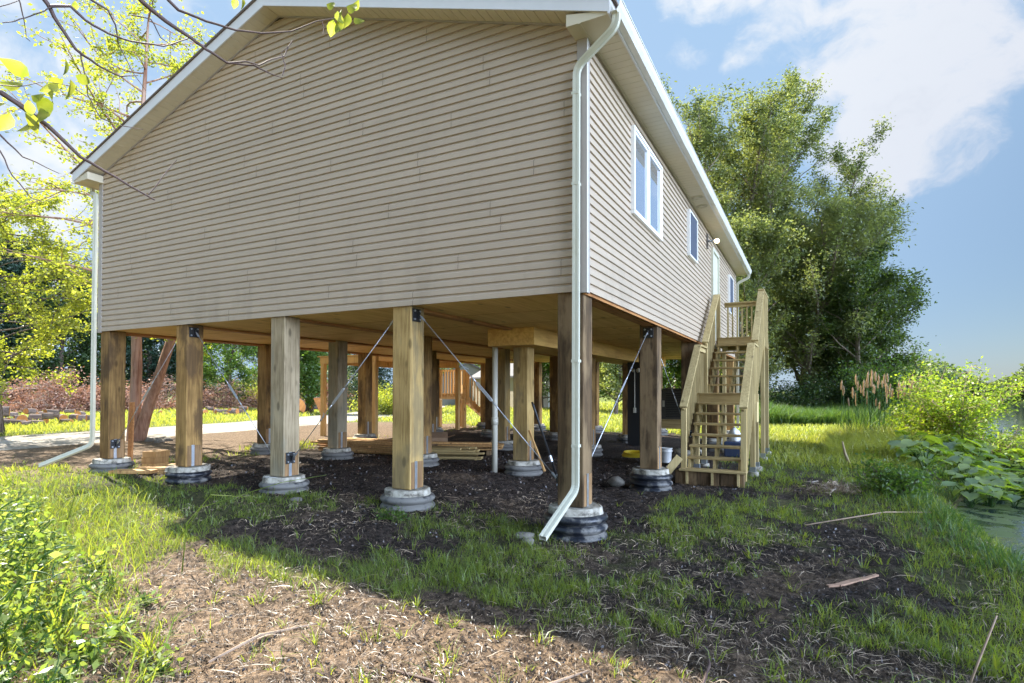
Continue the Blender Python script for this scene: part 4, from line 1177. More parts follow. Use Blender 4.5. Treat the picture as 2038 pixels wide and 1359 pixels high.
# ------------------------------------------------------------------ trees
def build_trees():
    G = 'trees standing behind the right end of the house'
    up = lambda f: math.sqrt(max(.06, 1 - ((f - .55) / .6) ** 2))
    def t(px, d, *a, **k): return make_tree(a[0], a[1], atg(px, d), *a[2:], **k)
    t(1330, 43, 'broadleaf_tree', 'sunlit tree top peeking over the gutter, left of the tallest tree', 21.5, 4.5, 10, M['leaf_tree'], M['bark_pale'], group=G, nleaf=30000, ls=.2, limbs=44, trunks=2, elev=1.6, r0=.25, start=.2, prof=up, clump=.6, asp=.42)
    t(1415, 42, 'broadleaf_tree', 'tall sunlit olive-green tree rising right behind the gutter', 24.6, 6.0, 11, M['leaf_tree'], M['bark_pale'], group=G, nleaf=60000, ls=.23, limbs=60, trunks=3, elev=1.9, r0=.36, start=.10, prof=up, clump=.62, asp=.42)
    t(1505, 41, 'broadleaf_tree', 'tall tree with narrow twin tops beside the sunlit one', 22.6, 5.2, 12, M['leaf_tree'], M['bark_pale'], group=G, nleaf=52000, ls=.23, limbs=56, trunks=3, elev=1.9, r0=.34, start=.10, prof=up, clump=.55, lean=(.04, .02), asp=.42)
    t(1600, 40, 'broadleaf_tree', 'sparse leaning tree whose thin branches reach right into the sky', 19.5, 3.4, 13, M['leaf_tree'], M['bark_pale'], group=G, nleaf=26000, ls=.19, limbs=44, trunks=3, elev=1.3, r0=.2, start=.25, prof=up, clump=.45, forks=[((.05, .02), 19.5), ((.17, .08), 17.0), ((.31, .16), 15.5)], asp=.42)
    t(1655, 39, 'broadleaf_tree', 'mid-height olive tree filling the gap below the leaning tree', 13.5, 4.4, 19, M['leaf_tree'], M['bark_pale'], group=G, nleaf=42000, ls=.22, limbs=44, trunks=2, elev=.9, r0=.2, start=.12, clump=.6, asp=.42)
    t(1590, 37, 'broadleaf_tree', 'bushy grey-green willow filling the middle of the tree group', 13.8, 5.0, 14, M['leaf_tree'], M['bark_pale'], group=G, nleaf=52000, ls=.21, limbs=56, trunks=2, elev=.9, r0=.36, start=.08, clump=.7, asp=.36, droop=.4)
    t(1478, 36, 'broadleaf_tree', 'dense lower tree just right of the stair rail', 11.5, 4.4, 15, M['leaf_tree'], M['bark_pale'], group=G, nleaf=42000, ls=.18, limbs=44, trunks=2, elev=.9, r0=.25, start=.08, clump=.6)
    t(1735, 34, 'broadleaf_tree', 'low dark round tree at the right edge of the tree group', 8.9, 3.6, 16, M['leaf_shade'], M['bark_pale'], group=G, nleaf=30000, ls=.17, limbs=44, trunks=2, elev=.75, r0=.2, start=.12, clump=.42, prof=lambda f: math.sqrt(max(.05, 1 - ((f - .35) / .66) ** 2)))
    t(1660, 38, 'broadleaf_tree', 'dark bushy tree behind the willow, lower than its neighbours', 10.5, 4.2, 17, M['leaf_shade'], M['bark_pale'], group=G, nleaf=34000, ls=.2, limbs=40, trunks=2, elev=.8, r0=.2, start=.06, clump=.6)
    t(1395, 46, 'broadleaf_tree', 'tree seen between the posts and the stair treads', 15, 5.0, 18, M['leaf_tree'], M['bark_pale'], group=G, nleaf=26000, ls=.24, limbs=36, trunks=1, elev=.8, start=.08, clump=.7)
    for i, (px_, d, h, w, lf, lb) in enumerate(((1770, 30, 3.2, 2.0, 'leaf_mid', 'rounded green bush beyond the cattails'), (1710, 32, 2.2, 1.8, 'leaf_dark', 'small dark bush under the low round tree'), (1560, 33, 2.2, 2.6, 'leaf_dark', 'dark undergrowth bush at the foot of the willow'), (1640, 34, 2.4, 2.2, 'leaf_dark', 'dark undergrowth bush right of the willow trunk'))):
        make_shrub('bush', lb, atg(px_, d), h, w, 40 + i, M[lf], 11000, .13, 26, None, clump=.24, arch=.2)
    # left side: river birch by the drive, its neighbours, the dark wood
    make_tree('birch_tree', 'twin-trunked tree with peeling reddish bark beside the leftmost posts', (-16.0, 4.1), 15, 4.3, 21, M['leaf_bright'], M['bark_birch'], nleaf=26000, ls=.105, limbs=70, subs=5, r0=.155, start=.28, elev=.35, bend=(0, 0, -.15), clump=.26, trunks=2,
              forks=[((-.05, -.03), 15), ((.30, .16), 12)], asp=.6, prof=lambda f: .45 + .7 * (1 - abs(2 * f - 1)))
    t(5, 19.5, 'young_tree', 'sunlit yellow-green tree left of the house with layered branches', 8.8, 4.6, 22, M['leaf_bright'], M['bark'], nleaf=30000, ls=.105, limbs=52, subs=5, r0=.07, start=.25, elev=.22, bend=(0, 0, -.1), clump=.24, asp=.6)
    GL = 'dark trees of the wood beyond the brush pile'
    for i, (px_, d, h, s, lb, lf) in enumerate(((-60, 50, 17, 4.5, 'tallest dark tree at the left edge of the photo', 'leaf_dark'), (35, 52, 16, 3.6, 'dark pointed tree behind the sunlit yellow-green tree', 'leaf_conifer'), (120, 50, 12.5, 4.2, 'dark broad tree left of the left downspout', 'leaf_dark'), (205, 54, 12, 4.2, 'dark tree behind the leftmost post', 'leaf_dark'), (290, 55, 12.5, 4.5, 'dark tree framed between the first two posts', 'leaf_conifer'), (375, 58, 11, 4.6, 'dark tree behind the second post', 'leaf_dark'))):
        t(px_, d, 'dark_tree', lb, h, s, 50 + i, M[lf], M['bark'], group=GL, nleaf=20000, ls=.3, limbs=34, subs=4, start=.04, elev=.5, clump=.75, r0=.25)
    GM = 'green trees seen through the posts'
    for i, (px_, d, h, s, lb, lf, n) in enumerate(((455, 48, 9, 3.4, 'light green tree right of the second post', 'leaf_mid', 15000), (520, 62, 8, 3.5, 'hazy green tree far behind the third post', 'leaf_far', 9000), (612, 38, 5.2, 1.7, 'small bright tree between the third and fourth posts', 'leaf_mid', 11000), (665, 80, 9, 5, 'distant blue-green tree beyond the lumber pile', 'leaf_far', 9000),
                                                     (1078, 46, 6.8, 2.4, 'pale green tree seen left of the corner post', 'leaf_mid', 9000), (1175, 40, 6.5, 2.8, 'tree seen just right of the corner post', 'leaf_mid', 12000), (1225, 36, 6.2, 2.6, 'leafy tree behind the slanting steel cable', 'leaf_tree', 13000), (1330, 40, 7, 3, 'green tree behind the air conditioner', 'leaf_mid', 11000), (930, 95, 11, 6, 'distant tree above the grey neighbouring roof', 'leaf_far', 9000), (990, 90, 9, 5, 'distant tree right of the grey neighbouring roof', 'leaf_far', 8000), (870, 90, 9, 5, 'distant tree left of the grey neighbouring roof', 'leaf_far', 8000))):
        t(px_, d, 'green_tree', lb, h, s, 70 + i, M[lf], M['bark'], group=GM, nleaf=n, ls=.16 + d * .0012, limbs=30, subs=4, start=.12, elev=.6, clump=.35 + d * .003, r0=.1 + d * .001)
    make_conifer('dark spruce beyond the drive, right of the third post', atg(735, 44), 9.5, 2.6, 90, 24000, .22)
    make_shrub('bush', 'bright sunlit bush low behind the spruce', atg(770, 36), 1.9, 2.4, 91, M['leaf_bright'], 9000, .12, 24, clump=.2)
    make_shrub('bush', 'yellow-green weeds growing out of the brush pile', atg(540, 50), 2.6, 3.4, 92, M['leaf_bright'], 8000, .16, 24, clump=.25)
    # far woods
    for nm, pxs, dd, hh, n in (('far_woods', (1780, 2250), (95, 118), (4.0, 8.2), 46000), ('horizon_woods', (-300, 1500), (130, 170), (6, 12), 70000)):
        m = 130 if nm == 'far_woods' else 210; cp = rng.uniform(pxs[0], pxs[1], m); cdd = rng.uniform(dd[0], dd[1], m); C0 = np.array([atg(a, b) for a, b in zip(cp, cdd)])
        hh_ = rng.uniform(hh[0], hh[1], m) * (.75 + .35 * np.sin(cp * .021 + 1)); i = rng.integers(0, m, n); v = rng.normal(size=(n, 3)); v /= np.linalg.norm(v, axis=1, keepdims=True)
        rr = rng.uniform(.75, 1.05, n) * (1 + .25 * vnoise(v[:, 0] * 3 + i, v[:, 1] * 3 + v[:, 2] * 2, 1, 3)); w = hh_[i] * .42
        P = np.stack([C0[i, 0] + v[:, 0] * w * rr, C0[i, 1] + v[:, 1] * w * rr, hh_[i] * .5 + v[:, 2] * hh_[i] * .5 * rr], 1); P = P[P[:, 2] > -.2]
        V, Q = leaf_quads(P, rng.uniform(.35, .9, len(P)), .7, 0)
        tag(npmesh(nm, V, Q, None, M['leaf_far'], None, np.repeat(rng.uniform(0, 1, len(P)), 4)), kind='stuff')


def build_bank_plants():
    make_shrub('bush', 'large sunlit yellow-green bush leaning over the pond', atg(1905, 15.6), 2.25, .75, 101, M['leaf_bush'], 6500, .095, 26, arch=.3, clump=.13, bark='twig_pale', asp=.5)
    make_shrub('bush', 'sunlit yellow-green bush between the cattails and the large leaning bush', atg(1835, 16.6), 1.9, .6, 104, M['leaf_bush'], 4200, .09, 22, arch=.2, clump=.14, bark='twig_pale')
    make_shrub('bush', 'lower spreading bush with bare pale branches at the right edge', atg(1990, 14.5), 0.9, .8, 102, M['leaf_bush'], 2200, .08, 30, arch=.4, clump=.13, bark='twig_pale', asp=.5, lo=.25)
    make_shrub('bush', 'dull green low bush beside the far pond edge', atg(2075, 24.0), .8, 2.2, 103, M['leaf_mid'], 5000, .1, 30, arch=.5, clump=.18)
    # broad-leaved plants
    def broad(seed):
        rs = np.random.default_rng(seed); V, Q, T = [], [], []; st = MB(); rn = []
        for i in range(11):
            az = i * 2.399 + rs.uniform(-.3, .3); L = rs.uniform(.20, .40); h = rs.uniform(.22, .58); rad = rs.uniform(.08, .38)
            b = np.array([math.cos(az) * rad, math.sin(az) * rad, h]); st.tube([(0, 0, -.05), (b[0] * .5, b[1] * .5, h * .7), tuple(b)], [.012, .009, .006], 5, cap=False)
            d = np.array([math.cos(az), math.sin(az), rs.uniform(-.35, .45)]); d /= np.linalg.norm(d); w = np.array([-math.sin(az), math.cos(az), rs.uniform(-.3, .3)]); nn = np.cross(w, d) * -1
            o = len(V); tt = [0, .15, .4, .7, .9, 1.0]; ww = [.10, .36, .46, .34, .14, .0]
            for t_, w_ in zip(tt, ww):
                c = b + d * L * (t_ - .12) + nn * L * (-.25 * t_ * t_); wav = rs.uniform(-.02, .02)
                V += [c - w * L * w_ + nn * (L * .10 + wav) * (w_ > 0), c, c + w * L * w_ + nn * (L * .10 - wav) * (w_ > 0)]; rn += [i / 11] * 3
            for s in range(5): Q += [[o + 3 * s, o + 3 * s + 1, o + 3 * s + 4, o + 3 * s + 3], [o + 3 * s + 1, o + 3 * s + 2, o + 3 * s + 5, o + 3 * s + 4]]
        return np.array(V), np.array(Q), st, rn
    protos = []; GP = 'broad-leaved plants along the pond edge'
    for k in range(4):
        r_ = empty('broadleaf_plant', (0, 0, 0), 'large-leaved green plant at the pond edge', 'plant', GP); V, Q, st, rn = broad(200 + k)
        npmesh('leaves', V, Q, None, M['leaf_broad'], r_, rn, True); st.build('stems', M['leaf_mid'], r_); protos.append([r_, 0])
    rs = random.Random(5)
    spots = []
    for i in range(84):
        px_ = rs.uniform(1815, 2100); d = rs.uniform(9.3, 17.5)
        if px_ < 1930 and d < 11.5: px_ += 110
        spots.append((px_, d))
    for i, (px_, d) in enumerate(spots):
        x, y = atg(px_, d); z = max(-.36, float(height(x, y)) - .02); k = i % 4; o = protos[k][0] if protos[k][1] == 0 else copy_tree(protos[k][0]); protos[k][1] = 1
        o.location = (x, y, z); o['label'] = 'large-leaved plant in the shaded near part of the pond-edge patch' if d < 12.5 else 'large-leaved plant in the sunlit far part of the pond-edge patch'; o.rotation_euler.z = rs.uniform(0, 6.28); s = rs.uniform(.5, .85) * (1 + (d - 9) * .06); o.scale = (s, s, s)
    # cattails
    GC = 'brown cattails standing beyond the bright grass'; pr = []
    for k in range(5):
        r_ = empty('cattail', (0, 0, 0), 'brown-headed cattail standing in the clump beyond the bright grass', 'reed', GC); h = 1.55 + .12 * k
        MB().tube([(0, 0, -.05), (.02, .01, h * .5), (.06 * (k - 2) * .5, .02, h)], [.008, .007, .005], 5).build('stalk', M['grass_tall'], r_)
        x1 = .06 * (k - 2) * .5; MB().tube([(x1 - .002, .02, h - .26), (x1, .02, h - .23), (x1, .02, h - .05), (x1, .02, h - .02), (x1, .02, h + .03)], [.008, .022, .025, .016, .004], 8).build('seed_head', M['reed'], r_)
        P = np.zeros((7, 3)); V, Q, T, ra = blades(P, rng.uniform(.8, 1.3, 7), np.full(7, .022), rng.uniform(.15, .5, 7), rng.uniform(0, 1, 7)); npmesh('leaves', V, Q, T, M['grass_tall'], r_, ra); pr.append([r_, 0])
    for i in range(74):
        px_ = rs.uniform(1700, 1835) if i > 4 else rs.uniform(1668, 1700); d = rs.uniform(16.5, 20); x, y = atg(px_, d); k = i % 5; o = pr[k][0] if pr[k][1] == 0 else copy_tree(pr[k][0]); pr[k][1] = 1
        s = rs.uniform(.85, 1.2); o.location = (x, y, float(height(x, y))); o.rotation_euler = (rs.uniform(-.1, .1), rs.uniform(-.1, .1), rs.uniform(0, 6.28)); o.scale = (s, s, s)


def build_foreground_plants():
    GW = 'leafy weeds in the sunlit thicket at the lower left'; rs = random.Random(9)
    wd = [(-15, 2.9, .50), (45, 2.7, .34), (110, 3.0, .30), (25, 3.5, .62), (95, 3.7, .46), (175, 3.4, .30), (-45, 3.9, .85), (10, 4.4, .80), (75, 4.7, .58), (150, 4.2, .36), (235, 3.7, .22), (-55, 5.0, .9), (30, 5.6, .66), (105, 5.6, .38), (190, 5.0, .26), (290, 4.3, .18), (5, 6.6, .62), (60, 7.2, .36), (150, 2.75, .22), (320, 3.3, .16), (-80, 3.2, .8), (215, 4.5, .26)]
    for i, (px_, d, h) in enumerate(wd):
        h *= .86 if px_ > -20 else .95
        make_shrub('weed', 'tall leafy weed at the far left edge of the sunlit thicket' if h > .6 else 'knee-high leafy weed in the middle of the sunlit thicket' if h > .37 else 'low leafy weed where the thicket meets the lit soil', atg(px_, d), h, h * .42, 300 + i, M['leaf_weed'], int(230 * (h / .5) ** 1.1), (.045, .07, .055)[i % 3], 7, GW, 'weed', arch=.35, clump=.045, asp=(.5, .36, .6)[i % 3], bark='grass')
    # rank, arching grass threaded through the weeds
    P = []; n = 3600; q = np.array([atg(p_, d_) for p_, d_ in zip(340 - 400 * rng.uniform(0, 1, n) ** .6, rng.uniform(2.5, 8.5, n))]); x, y = q[:, 0], q[:, 1]
    far_l = sm(-(x + .35 * y), 2.3, 4.6); V, Q, T, ra = blades(np.stack([x, y, height(x, y) - .02], 1), (.08 + .28 * far_l) * rng.uniform(.5, 1.3, n), rng.uniform(.004, .010, n), rng.uniform(.3, 1.15, n), rng.uniform(.3, 1, n), .7)
    tag(npmesh('thicket_grass', V, Q, T, M['grass'], None, ra), kind='stuff')
    for i, pts in enumerate((((365, 5.0, 0), (372, 1040, 5.0), (420, 985, 5.0), (520, 990, 5.0)), ((125, 6.2, 0), (150, 985, 6.2), (160, 940, 6.2)), ((355, 6.0, 0), (400, 1010, 6.0), (560, 960, 6.1), (650, 945, 6.1)))):
        g0 = atg(pts[0][0], pts[0][1]); P_ = [(g0[0], g0[1], float(height(*g0)) - .02)] + [at(*p_) for p_ in pts[1:]]
        tag(MB().tube(P_, [.006, .005, .004, .0015][:len(P_)], 6).build('grass_stalk', M['lawn'], None, True), ('tall grass stalk bending right in the lit yard', 'single upright grass stalk at the far left', 'long pale grass stalk arching toward the third post')[i], 'grass stalk')
    make_shrub('clover_patch', 'dark green clover patch at the foot of the printed footing', atg(785, 6.9), .12, .28, 351, M['leaf_mid'], 900, .035, 22, None, 'plant', clump=.03, arch=.1)
    # arching grass clumps, each its own thing
    GG = 'broad-bladed grass clumps on the soil'
    cl = [(300, 3.5, .42, 46), (235, 3.9, .38, 36), (270, 3.1, .36, 30), (640, 4.4, .26, 22), (600, 4.7, .22, 20), (560, 4.9, .24, 20), (470, 5.1, .2, 18), (130, 3.6, .55, 34), (40, 4.2, .6, 34), (905, 3.95, .2, 10), (1085, 3.7, .2, 7), (720, 3.2, .18, 10), (765, 3.0, .16, 9), (675, 5.0, .22, 16), (520, 4.4, .2, 14), (1260, 4.9, .2, 18), (1560, 3.2, .22, 12), (1900, 3.0, .3, 22), (1985, 3.3, .32, 24), (1780, 3.1, .2, 10), (1500, 5.6, .2, 20), (1250, 3.9, .17, 12), (960, 5.2, .22, 24), (880, 5.4, .2, 20), (760, 5.6, .18, 16), (1470, 6.3, .2, 20), (1600, 6.0, .2, 18), (90, 8.5, .35, 20), (20, 9.5, .45, 24)]
    for i, (px_, d, h, n) in enumerate(cl):
        x, y = atg(px_, d); z = float(height(x, y)); P = np.stack([x + rng.normal(0, .02 + h * .06, n), y + rng.normal(0, .02 + h * .06, n), np.full(n, z - .015)], 1)
        V, Q, T, ra = blades(P, rng.uniform(.5, 1.1, n) * h, np.full(n, .006 + h * .014), rng.uniform(.35, 1.15, n), rng.uniform(.3, 1, n), .7)
        tag(npmesh('grass_clump', V, Q, T, M['grass'], None, ra), 'clump of broad grass blades ' + ('in the sunlit thicket at lower left' if px_ < 330 else 'on the lit soil left of the shadow edge' if px_ < 780 else 'near the bottom centre of the yard' if px_ < 1150 else 'on the shaded dark soil at right'), 'grass clump', GG)
    # twigs, stakes, bark
    def stick(name, label, cat, pts, rr, mat, **k): return tag(MB().tube(pts, rr, 7).build(name, M[mat], None, True), label, cat, **k)
    q = [at(1647, 1166, 4.72), at(1668, 1163, 4.74), at(1700, 1152, 4.86), at(1725, 1148, 4.92), at(1746, 1141, 5.0)]
    z = [float(height(a[0], a[1])) + .028 for a in q]; mb = MB()
    for i in range(4): mb.bar((q[i][0], q[i][1], z[i] + .004 * (i % 2)), (q[i + 1][0], q[i + 1][1], z[i + 1] + .004 * ((i + 1) % 2)), (.035, .05, .045, .03)[i], .014)
    tag(mb.build('bark_strip', plain('bark_strip', (.33, .20, .13), .8, .3, 20), None), 'curved pinkish strip of bark lying on the dark soil', 'bark')
    g = lambda px_, d, dz=0.: (lambda a: (a[0], a[1], float(height(a[0], a[1])) + dz))(atg(px_, d))
    stick('stick', 'thin orange stem standing up at the lower right', 'stick', [at(1925, 1375, 3.0), at(1950, 1310, 3.02), at(1972, 1255, 3.05), at(1984, 1225, 3.07)], [.006, .0055, .005, .004], 'twig_pale')
    stick('wooden_stake', 'grey splintered stake standing alone in the shaded grass', 'stake', [g(1692, 12.6, -.05), g(1681, 12.6, .25), g(1676, 12.6, .52)], [.04, .03, .016], 'post_grey')
    stick('metal_stake', 'short dark stake beside the stair with a wire loop', 'stake', [g(1510, 13.0, -.05), g(1510, 13.0, .33)], [.017, .017], 'blackmetal')
    for i, (a, b, c, l) in enumerate((((990, 2.95), (1090, 3.15), (1170, 3.3), 'long pale root lying in the lit soil at bottom centre'), ((780, 3.35), (860, 3.2), (900, 3.05), 'curved dark stick on the lit soil left of centre'), ((1395, 3.1), (1410, 3.35), (1405, 3.6), 'dark stick lying toward the viewer right of the shadow edge'), ((420, 3.4), (520, 3.75), (640, 4.0), 'thin branch lying among the sunlit grass'), ((1600, 6.9), (1760, 7.6), (1850, 7.7), 'bleached stick on the grass by the pond bank'))):
        stick('stick', l, 'stick', [g(*a, .02), g(*b, .035), g(*c, .02)], [.008, .010, .005], 'twig' if i in (1, 2) else 'twig_pale')
    make_shrub('dry_weed', 'dead grass mound with a dark hollow in the shaded yard', atg(1660, 9.2), .10, .35, 361, M['straw'], 900, .14, 14, None, 'weed', bark='twig_pale', clump=.06, asp=.08)
    make_shrub('bush', 'low thick leafy bush on the shaded bank', atg(1790, 9.0), .5, .55, 363, M['leaf_mid'], 2600, .06, 18, None, clump=.08)


def build_branches():
    """the tree just outside the frame on the left, whose thin branches hang into view"""
    T = empty('overhanging_tree', (-3.6, -6.4, 0), 'dark bare branches with a few big leaves hanging in from the upper left', 'tree')
    polys = [([(-3.6, -6.4, -.1), (-3.55, -6.35, 2.0), (-3.4, -6.2, 4.2), (-3.3, -6.2, 6.5), (-3.4, -6.4, 8.5)], [.16, .13, .10, .06, .02])]
    rs = random.Random(4)
    def br(src, pts, r0, r1):
        P = [src] + [at(*p) for p in pts]; n = len(P); out = []; rr = []
        for i in range(n - 1):
            a, b = Vector(P[i]), Vector(P[i + 1]); m = 3
            for k in range(m):
                t = k / m; j = 0 if k == 0 else (b - a).length * .02; q = a.lerp(b, t) + Vector((rs.uniform(-j, j), rs.uniform(-j, j), rs.uniform(-j, j))); out.append(tuple(q)); rr.append(.78 * (r0 + (r1 - r0) * (i + t) / (n - 1)))
        out.append(P[-1]); rr.append(r1 * .78); polys.append((out, rr))
    tr = (-3.4, -6.2, 4.2); th = (-3.3, -6.2, 5.4)
    br((-3.5, -6.3, 3.1), [(-60, 150, 2.9), (0, 183, 2.9), (95, 250, 3.0), (160, 312, 3.05), (230, 352, 3.1), (308, 398, 3.15)], .022, .005)
    br(at(295, 388, 3.14), [(318, 360, 3.15), (345, 325, 3.2), (352, 318, 3.2)], .004, .002)
    br(tr, [(60, -40, 3.0), (95, 8, 3.0), (115, 45, 3.05), (150, 97, 3.1), (195, 130, 3.1), (240, 152, 3.15), (275, 150, 3.2)], .018, .003)
    br(at(100, 12, 3.0), [(140, 12, 3.05), (170, 40, 3.1), (215, 66, 3.2), (262, 82, 3.25), (325, 92, 3.3), (370, 78, 3.35), (400, 66, 3.4)], .012, .003)
    br(th, [(250, -30, 3.2), (285, 5, 3.2), (330, 42, 3.25), (380, 75, 3.3), (410, 98, 3.35), (452, 125, 3.4), (505, 130, 3.45), (535, 145, 3.5), (562, 155, 3.5)], .020, .003)
    br(at(452, 125, 3.4), [(490, 122, 3.42), (515, 130, 3.45), (540, 118, 3.45), (565, 112, 3.5), (572, 96, 3.5), (582, 80, 3.5)], .007, .003)
    br(at(562, 150, 3.5), [(568, 130, 3.5), (560, 105, 3.5), (578, 88, 3.5)], .006, .002)
    br(th, [(300, -40, 3.3), (355, 20, 3.35), (410, 42, 3.4), (470, 60, 3.45), (520, 66, 3.5), (580, 62, 3.55), (630, 42, 3.55), (665, 36, 3.6)], .014, .003)
    br(at(640, 42, 3.55), [(645, 55, 3.55), (643, 68, 3.55)], .004, .002)
    br(tr, [(150, -30, 3.1), (185, 2, 3.1), (215, 20, 3.15), (230, 50, 3.2), (235, 85, 3.25), (262, 140, 3.3), (290, 180, 3.3)], .010, .002)
    br(at(262, 30, 3.25), [(300, 38, 3.3), (320, 75, 3.3), (350, 95, 3.35)], .006, .002)
    br(at(160, 102, 3.1), [(168, 145, 3.1), (175, 190, 3.15), (200, 235, 3.2), (240, 250, 3.2), (285, 258, 3.2)], .006, .002)
    br((-3.4, -6.2, 3.6), [(-50, 225, 2.8), (0, 268, 2.8), (45, 312, 2.8), (118, 345, 2.85)], .010, .002)
    br((-3.5, -6.3, 3.0), [(-40, 262, 2.7), (0, 300, 2.7), (25, 350, 2.7), (60, 392, 2.75), (85, 402, 2.75), (118, 388, 2.8)], .006, .0015)
    br((-3.4, -6.2, 4.6), [(-20, 20, 2.8), (35, 2, 2.85)], .006, .003)
    br(at(35, -5, 2.85), [(40, 5, 2.85), (48, 40, 2.9), (52, 75, 2.9), (60, 82, 2.9)], .006, .002)
    br(at(5, 45, 2.8), [(30, 42, 2.85), (60, 32, 2.9), (88, 22, 2.9), (102, 14, 3.)], .003, .004)
    br(at(-10, 168, 2.85), [(40, 172, 2.9), (90, 162, 2.95), (140, 170, 3.0)], .004, .0015)
    for (px_, py, l) in ((60, 392, .1), (345, 325, .06), (480, 15, .12), (350, 60, .1), (200, 55, .12), (420, 85, .1)):
        a = Vector(at(px_, py, 3.2)); 
    tubes_np(polys, 'trunk', M['twig'], T, 7)
    # big leaves: (px, py, distance, length, direction in the picture)
    lv = [(45, 168, 2.9, .105, 180), (12, 205, 2.9, .09, 185), (20, 225, 2.9, .10, 250), (50, 225, 2.9, .10, 300), (62, 190, 2.95, .10, 345), (95, 185, 2.95, .10, 320), (80, 215, 2.95, .12, 290), (58, 150, 2.95, .11, 150), (125, 150, 3.0, .08, 75), (150, 150, 3.0, .08, 335), (140, 158, 3.0, .10, 265), (115, 165, 3.0, .09, 230),
          (70, 235, 2.95, .10, 240), (55, 200, 2.9, .07, 275), (75, 190, 2.95, .12, 300), (95, 170, 3.0, .08, 20), (690, 12, 3.6, .10, 330), (680, 18, 3.6, .09, 225), (672, 22, 3.6, .085, 285), (692, 26, 3.6, .09, 260), (700, 20, 3.6, .075, 60), (705, 35, 3.6, .09, 320), (676, 36, 3.6, .10, 265), (664, 40, 3.6, .09, 250), (650, 8, 3.6, .08, 330), (482, -2, 3.4, .07, 275), (470, -5, 3.4, .06, 250), (150, 2, 3.1, .05, 260)]
    V, Q, rn = [], [], []
    for i, (px_, py, d, L, ang) in enumerate(lv):
        b = Vector(at(px_, py, d)); a = R(ang); L *= 1.15; dirv = (r2 * math.cos(a) + u2 * math.sin(a) + F * rs.uniform(-.4, .4)).normalized()
        w = dirv.cross(F + r2 * rs.uniform(-.8, .8) + u2 * rs.uniform(-.8, .8)).normalized(); nn = w.cross(dirv); o = len(V)
        for t_, w_ in ((0, .02), (.2, .24), (.45, .31), (.7, .22), (.88, .09), (1, 0)):
            c = b + dirv * L * t_ - nn * L * .22 * t_ * t_
            V += [c - w * L * w_ + nn * L * w_ * .35, c, c + w * L * w_ + nn * L * w_ * .35]; rn += [rs.random()] * 3
        for s in range(5): Q += [[o + 3 * s, o + 3 * s + 1, o + 3 * s + 4, o + 3 * s + 3], [o + 3 * s + 1, o + 3 * s + 2, o + 3 * s + 5, o + 3 * s + 4]]
    npmesh('leaves', np.array([tuple(v) for v in V]), np.array(Q), None, M['leaf_bright'], T, rn, True)


# ------------------------------------------------------------------ brush, logs, lumber, clutter
def build_brush():
    GB = 'piles of dead brown brush beyond the logs'
    for i, (px_, d, h, L, lb) in enumerate(((20, 39, 2.5, 4.5, 'brown dead brush pile at the left edge'), (120, 39, 3.8, 4.0, 'tallest peak of the dead brush pile, left of the downspout'), (215, 41, 2.9, 4.0, 'dead brush pile behind the leftmost post'), (320, 46, 3.0, 5.0, 'dead brush pile behind the twin trunk'), (440, 47, 2.9, 4.5, 'grey-brown brush pile right of the second post'), (560, 52, 2.9, 4.5, 'brush pile behind the third post'), (660, 52, 3.8, 3.4, 'reddish brush pile between the third and fourth posts'))):
        rs = np.random.default_rng(400 + i); x, y = atg(px_, d); z = float(height(x, y)); root = empty('brush_pile', (x, y, z), lb, 'brush pile', GB)
        polys = []; cl = []
        for k in range(90):
            a = rs.uniform(0, 6.28); rr = rs.uniform(0, 1) ** .6; cx = x + math.cos(a) * rr * L * .75; cy = y + math.sin(a) * rr * L * .75; hz = h * (1 - rr ** 1.6) * rs.uniform(.2, 1) + .15
            d3 = rs.normal(size=3) * np.array([1, 1, .35]); lp = curve_pts((cx, cy, z + hz * .7), d3, rs.uniform(1, 2.4), 5, (0, 0, -.2), .15, rs)
            lp = [np.array([q[0], q[1], max(q[2], z + .05)]) for q in lp]; polys.append((lp, np.linspace(rs.uniform(.015, .05), .006, 6))); cl += lp
        tubes_np(polys, 'branches', M['twig_pale' if i % 2 else 'twig'], root, 5)
        P = np.array(cl); n = 9000; ids = rs.integers(0, len(P), n); pos = P[ids] + rs.normal(size=(n, 3)) * np.array([[.32, .32, .22]]); pos[:, 2] = np.maximum(pos[:, 2], z + .04)
        V, Q = leaf_quads(pos, .17 * rs.uniform(.5, 1.3, n), .45, .2); npmesh('dead_leaves', V, Q, None, M['leaf_brown'], root, np.repeat(rs.uniform(0, 1, n), 4))


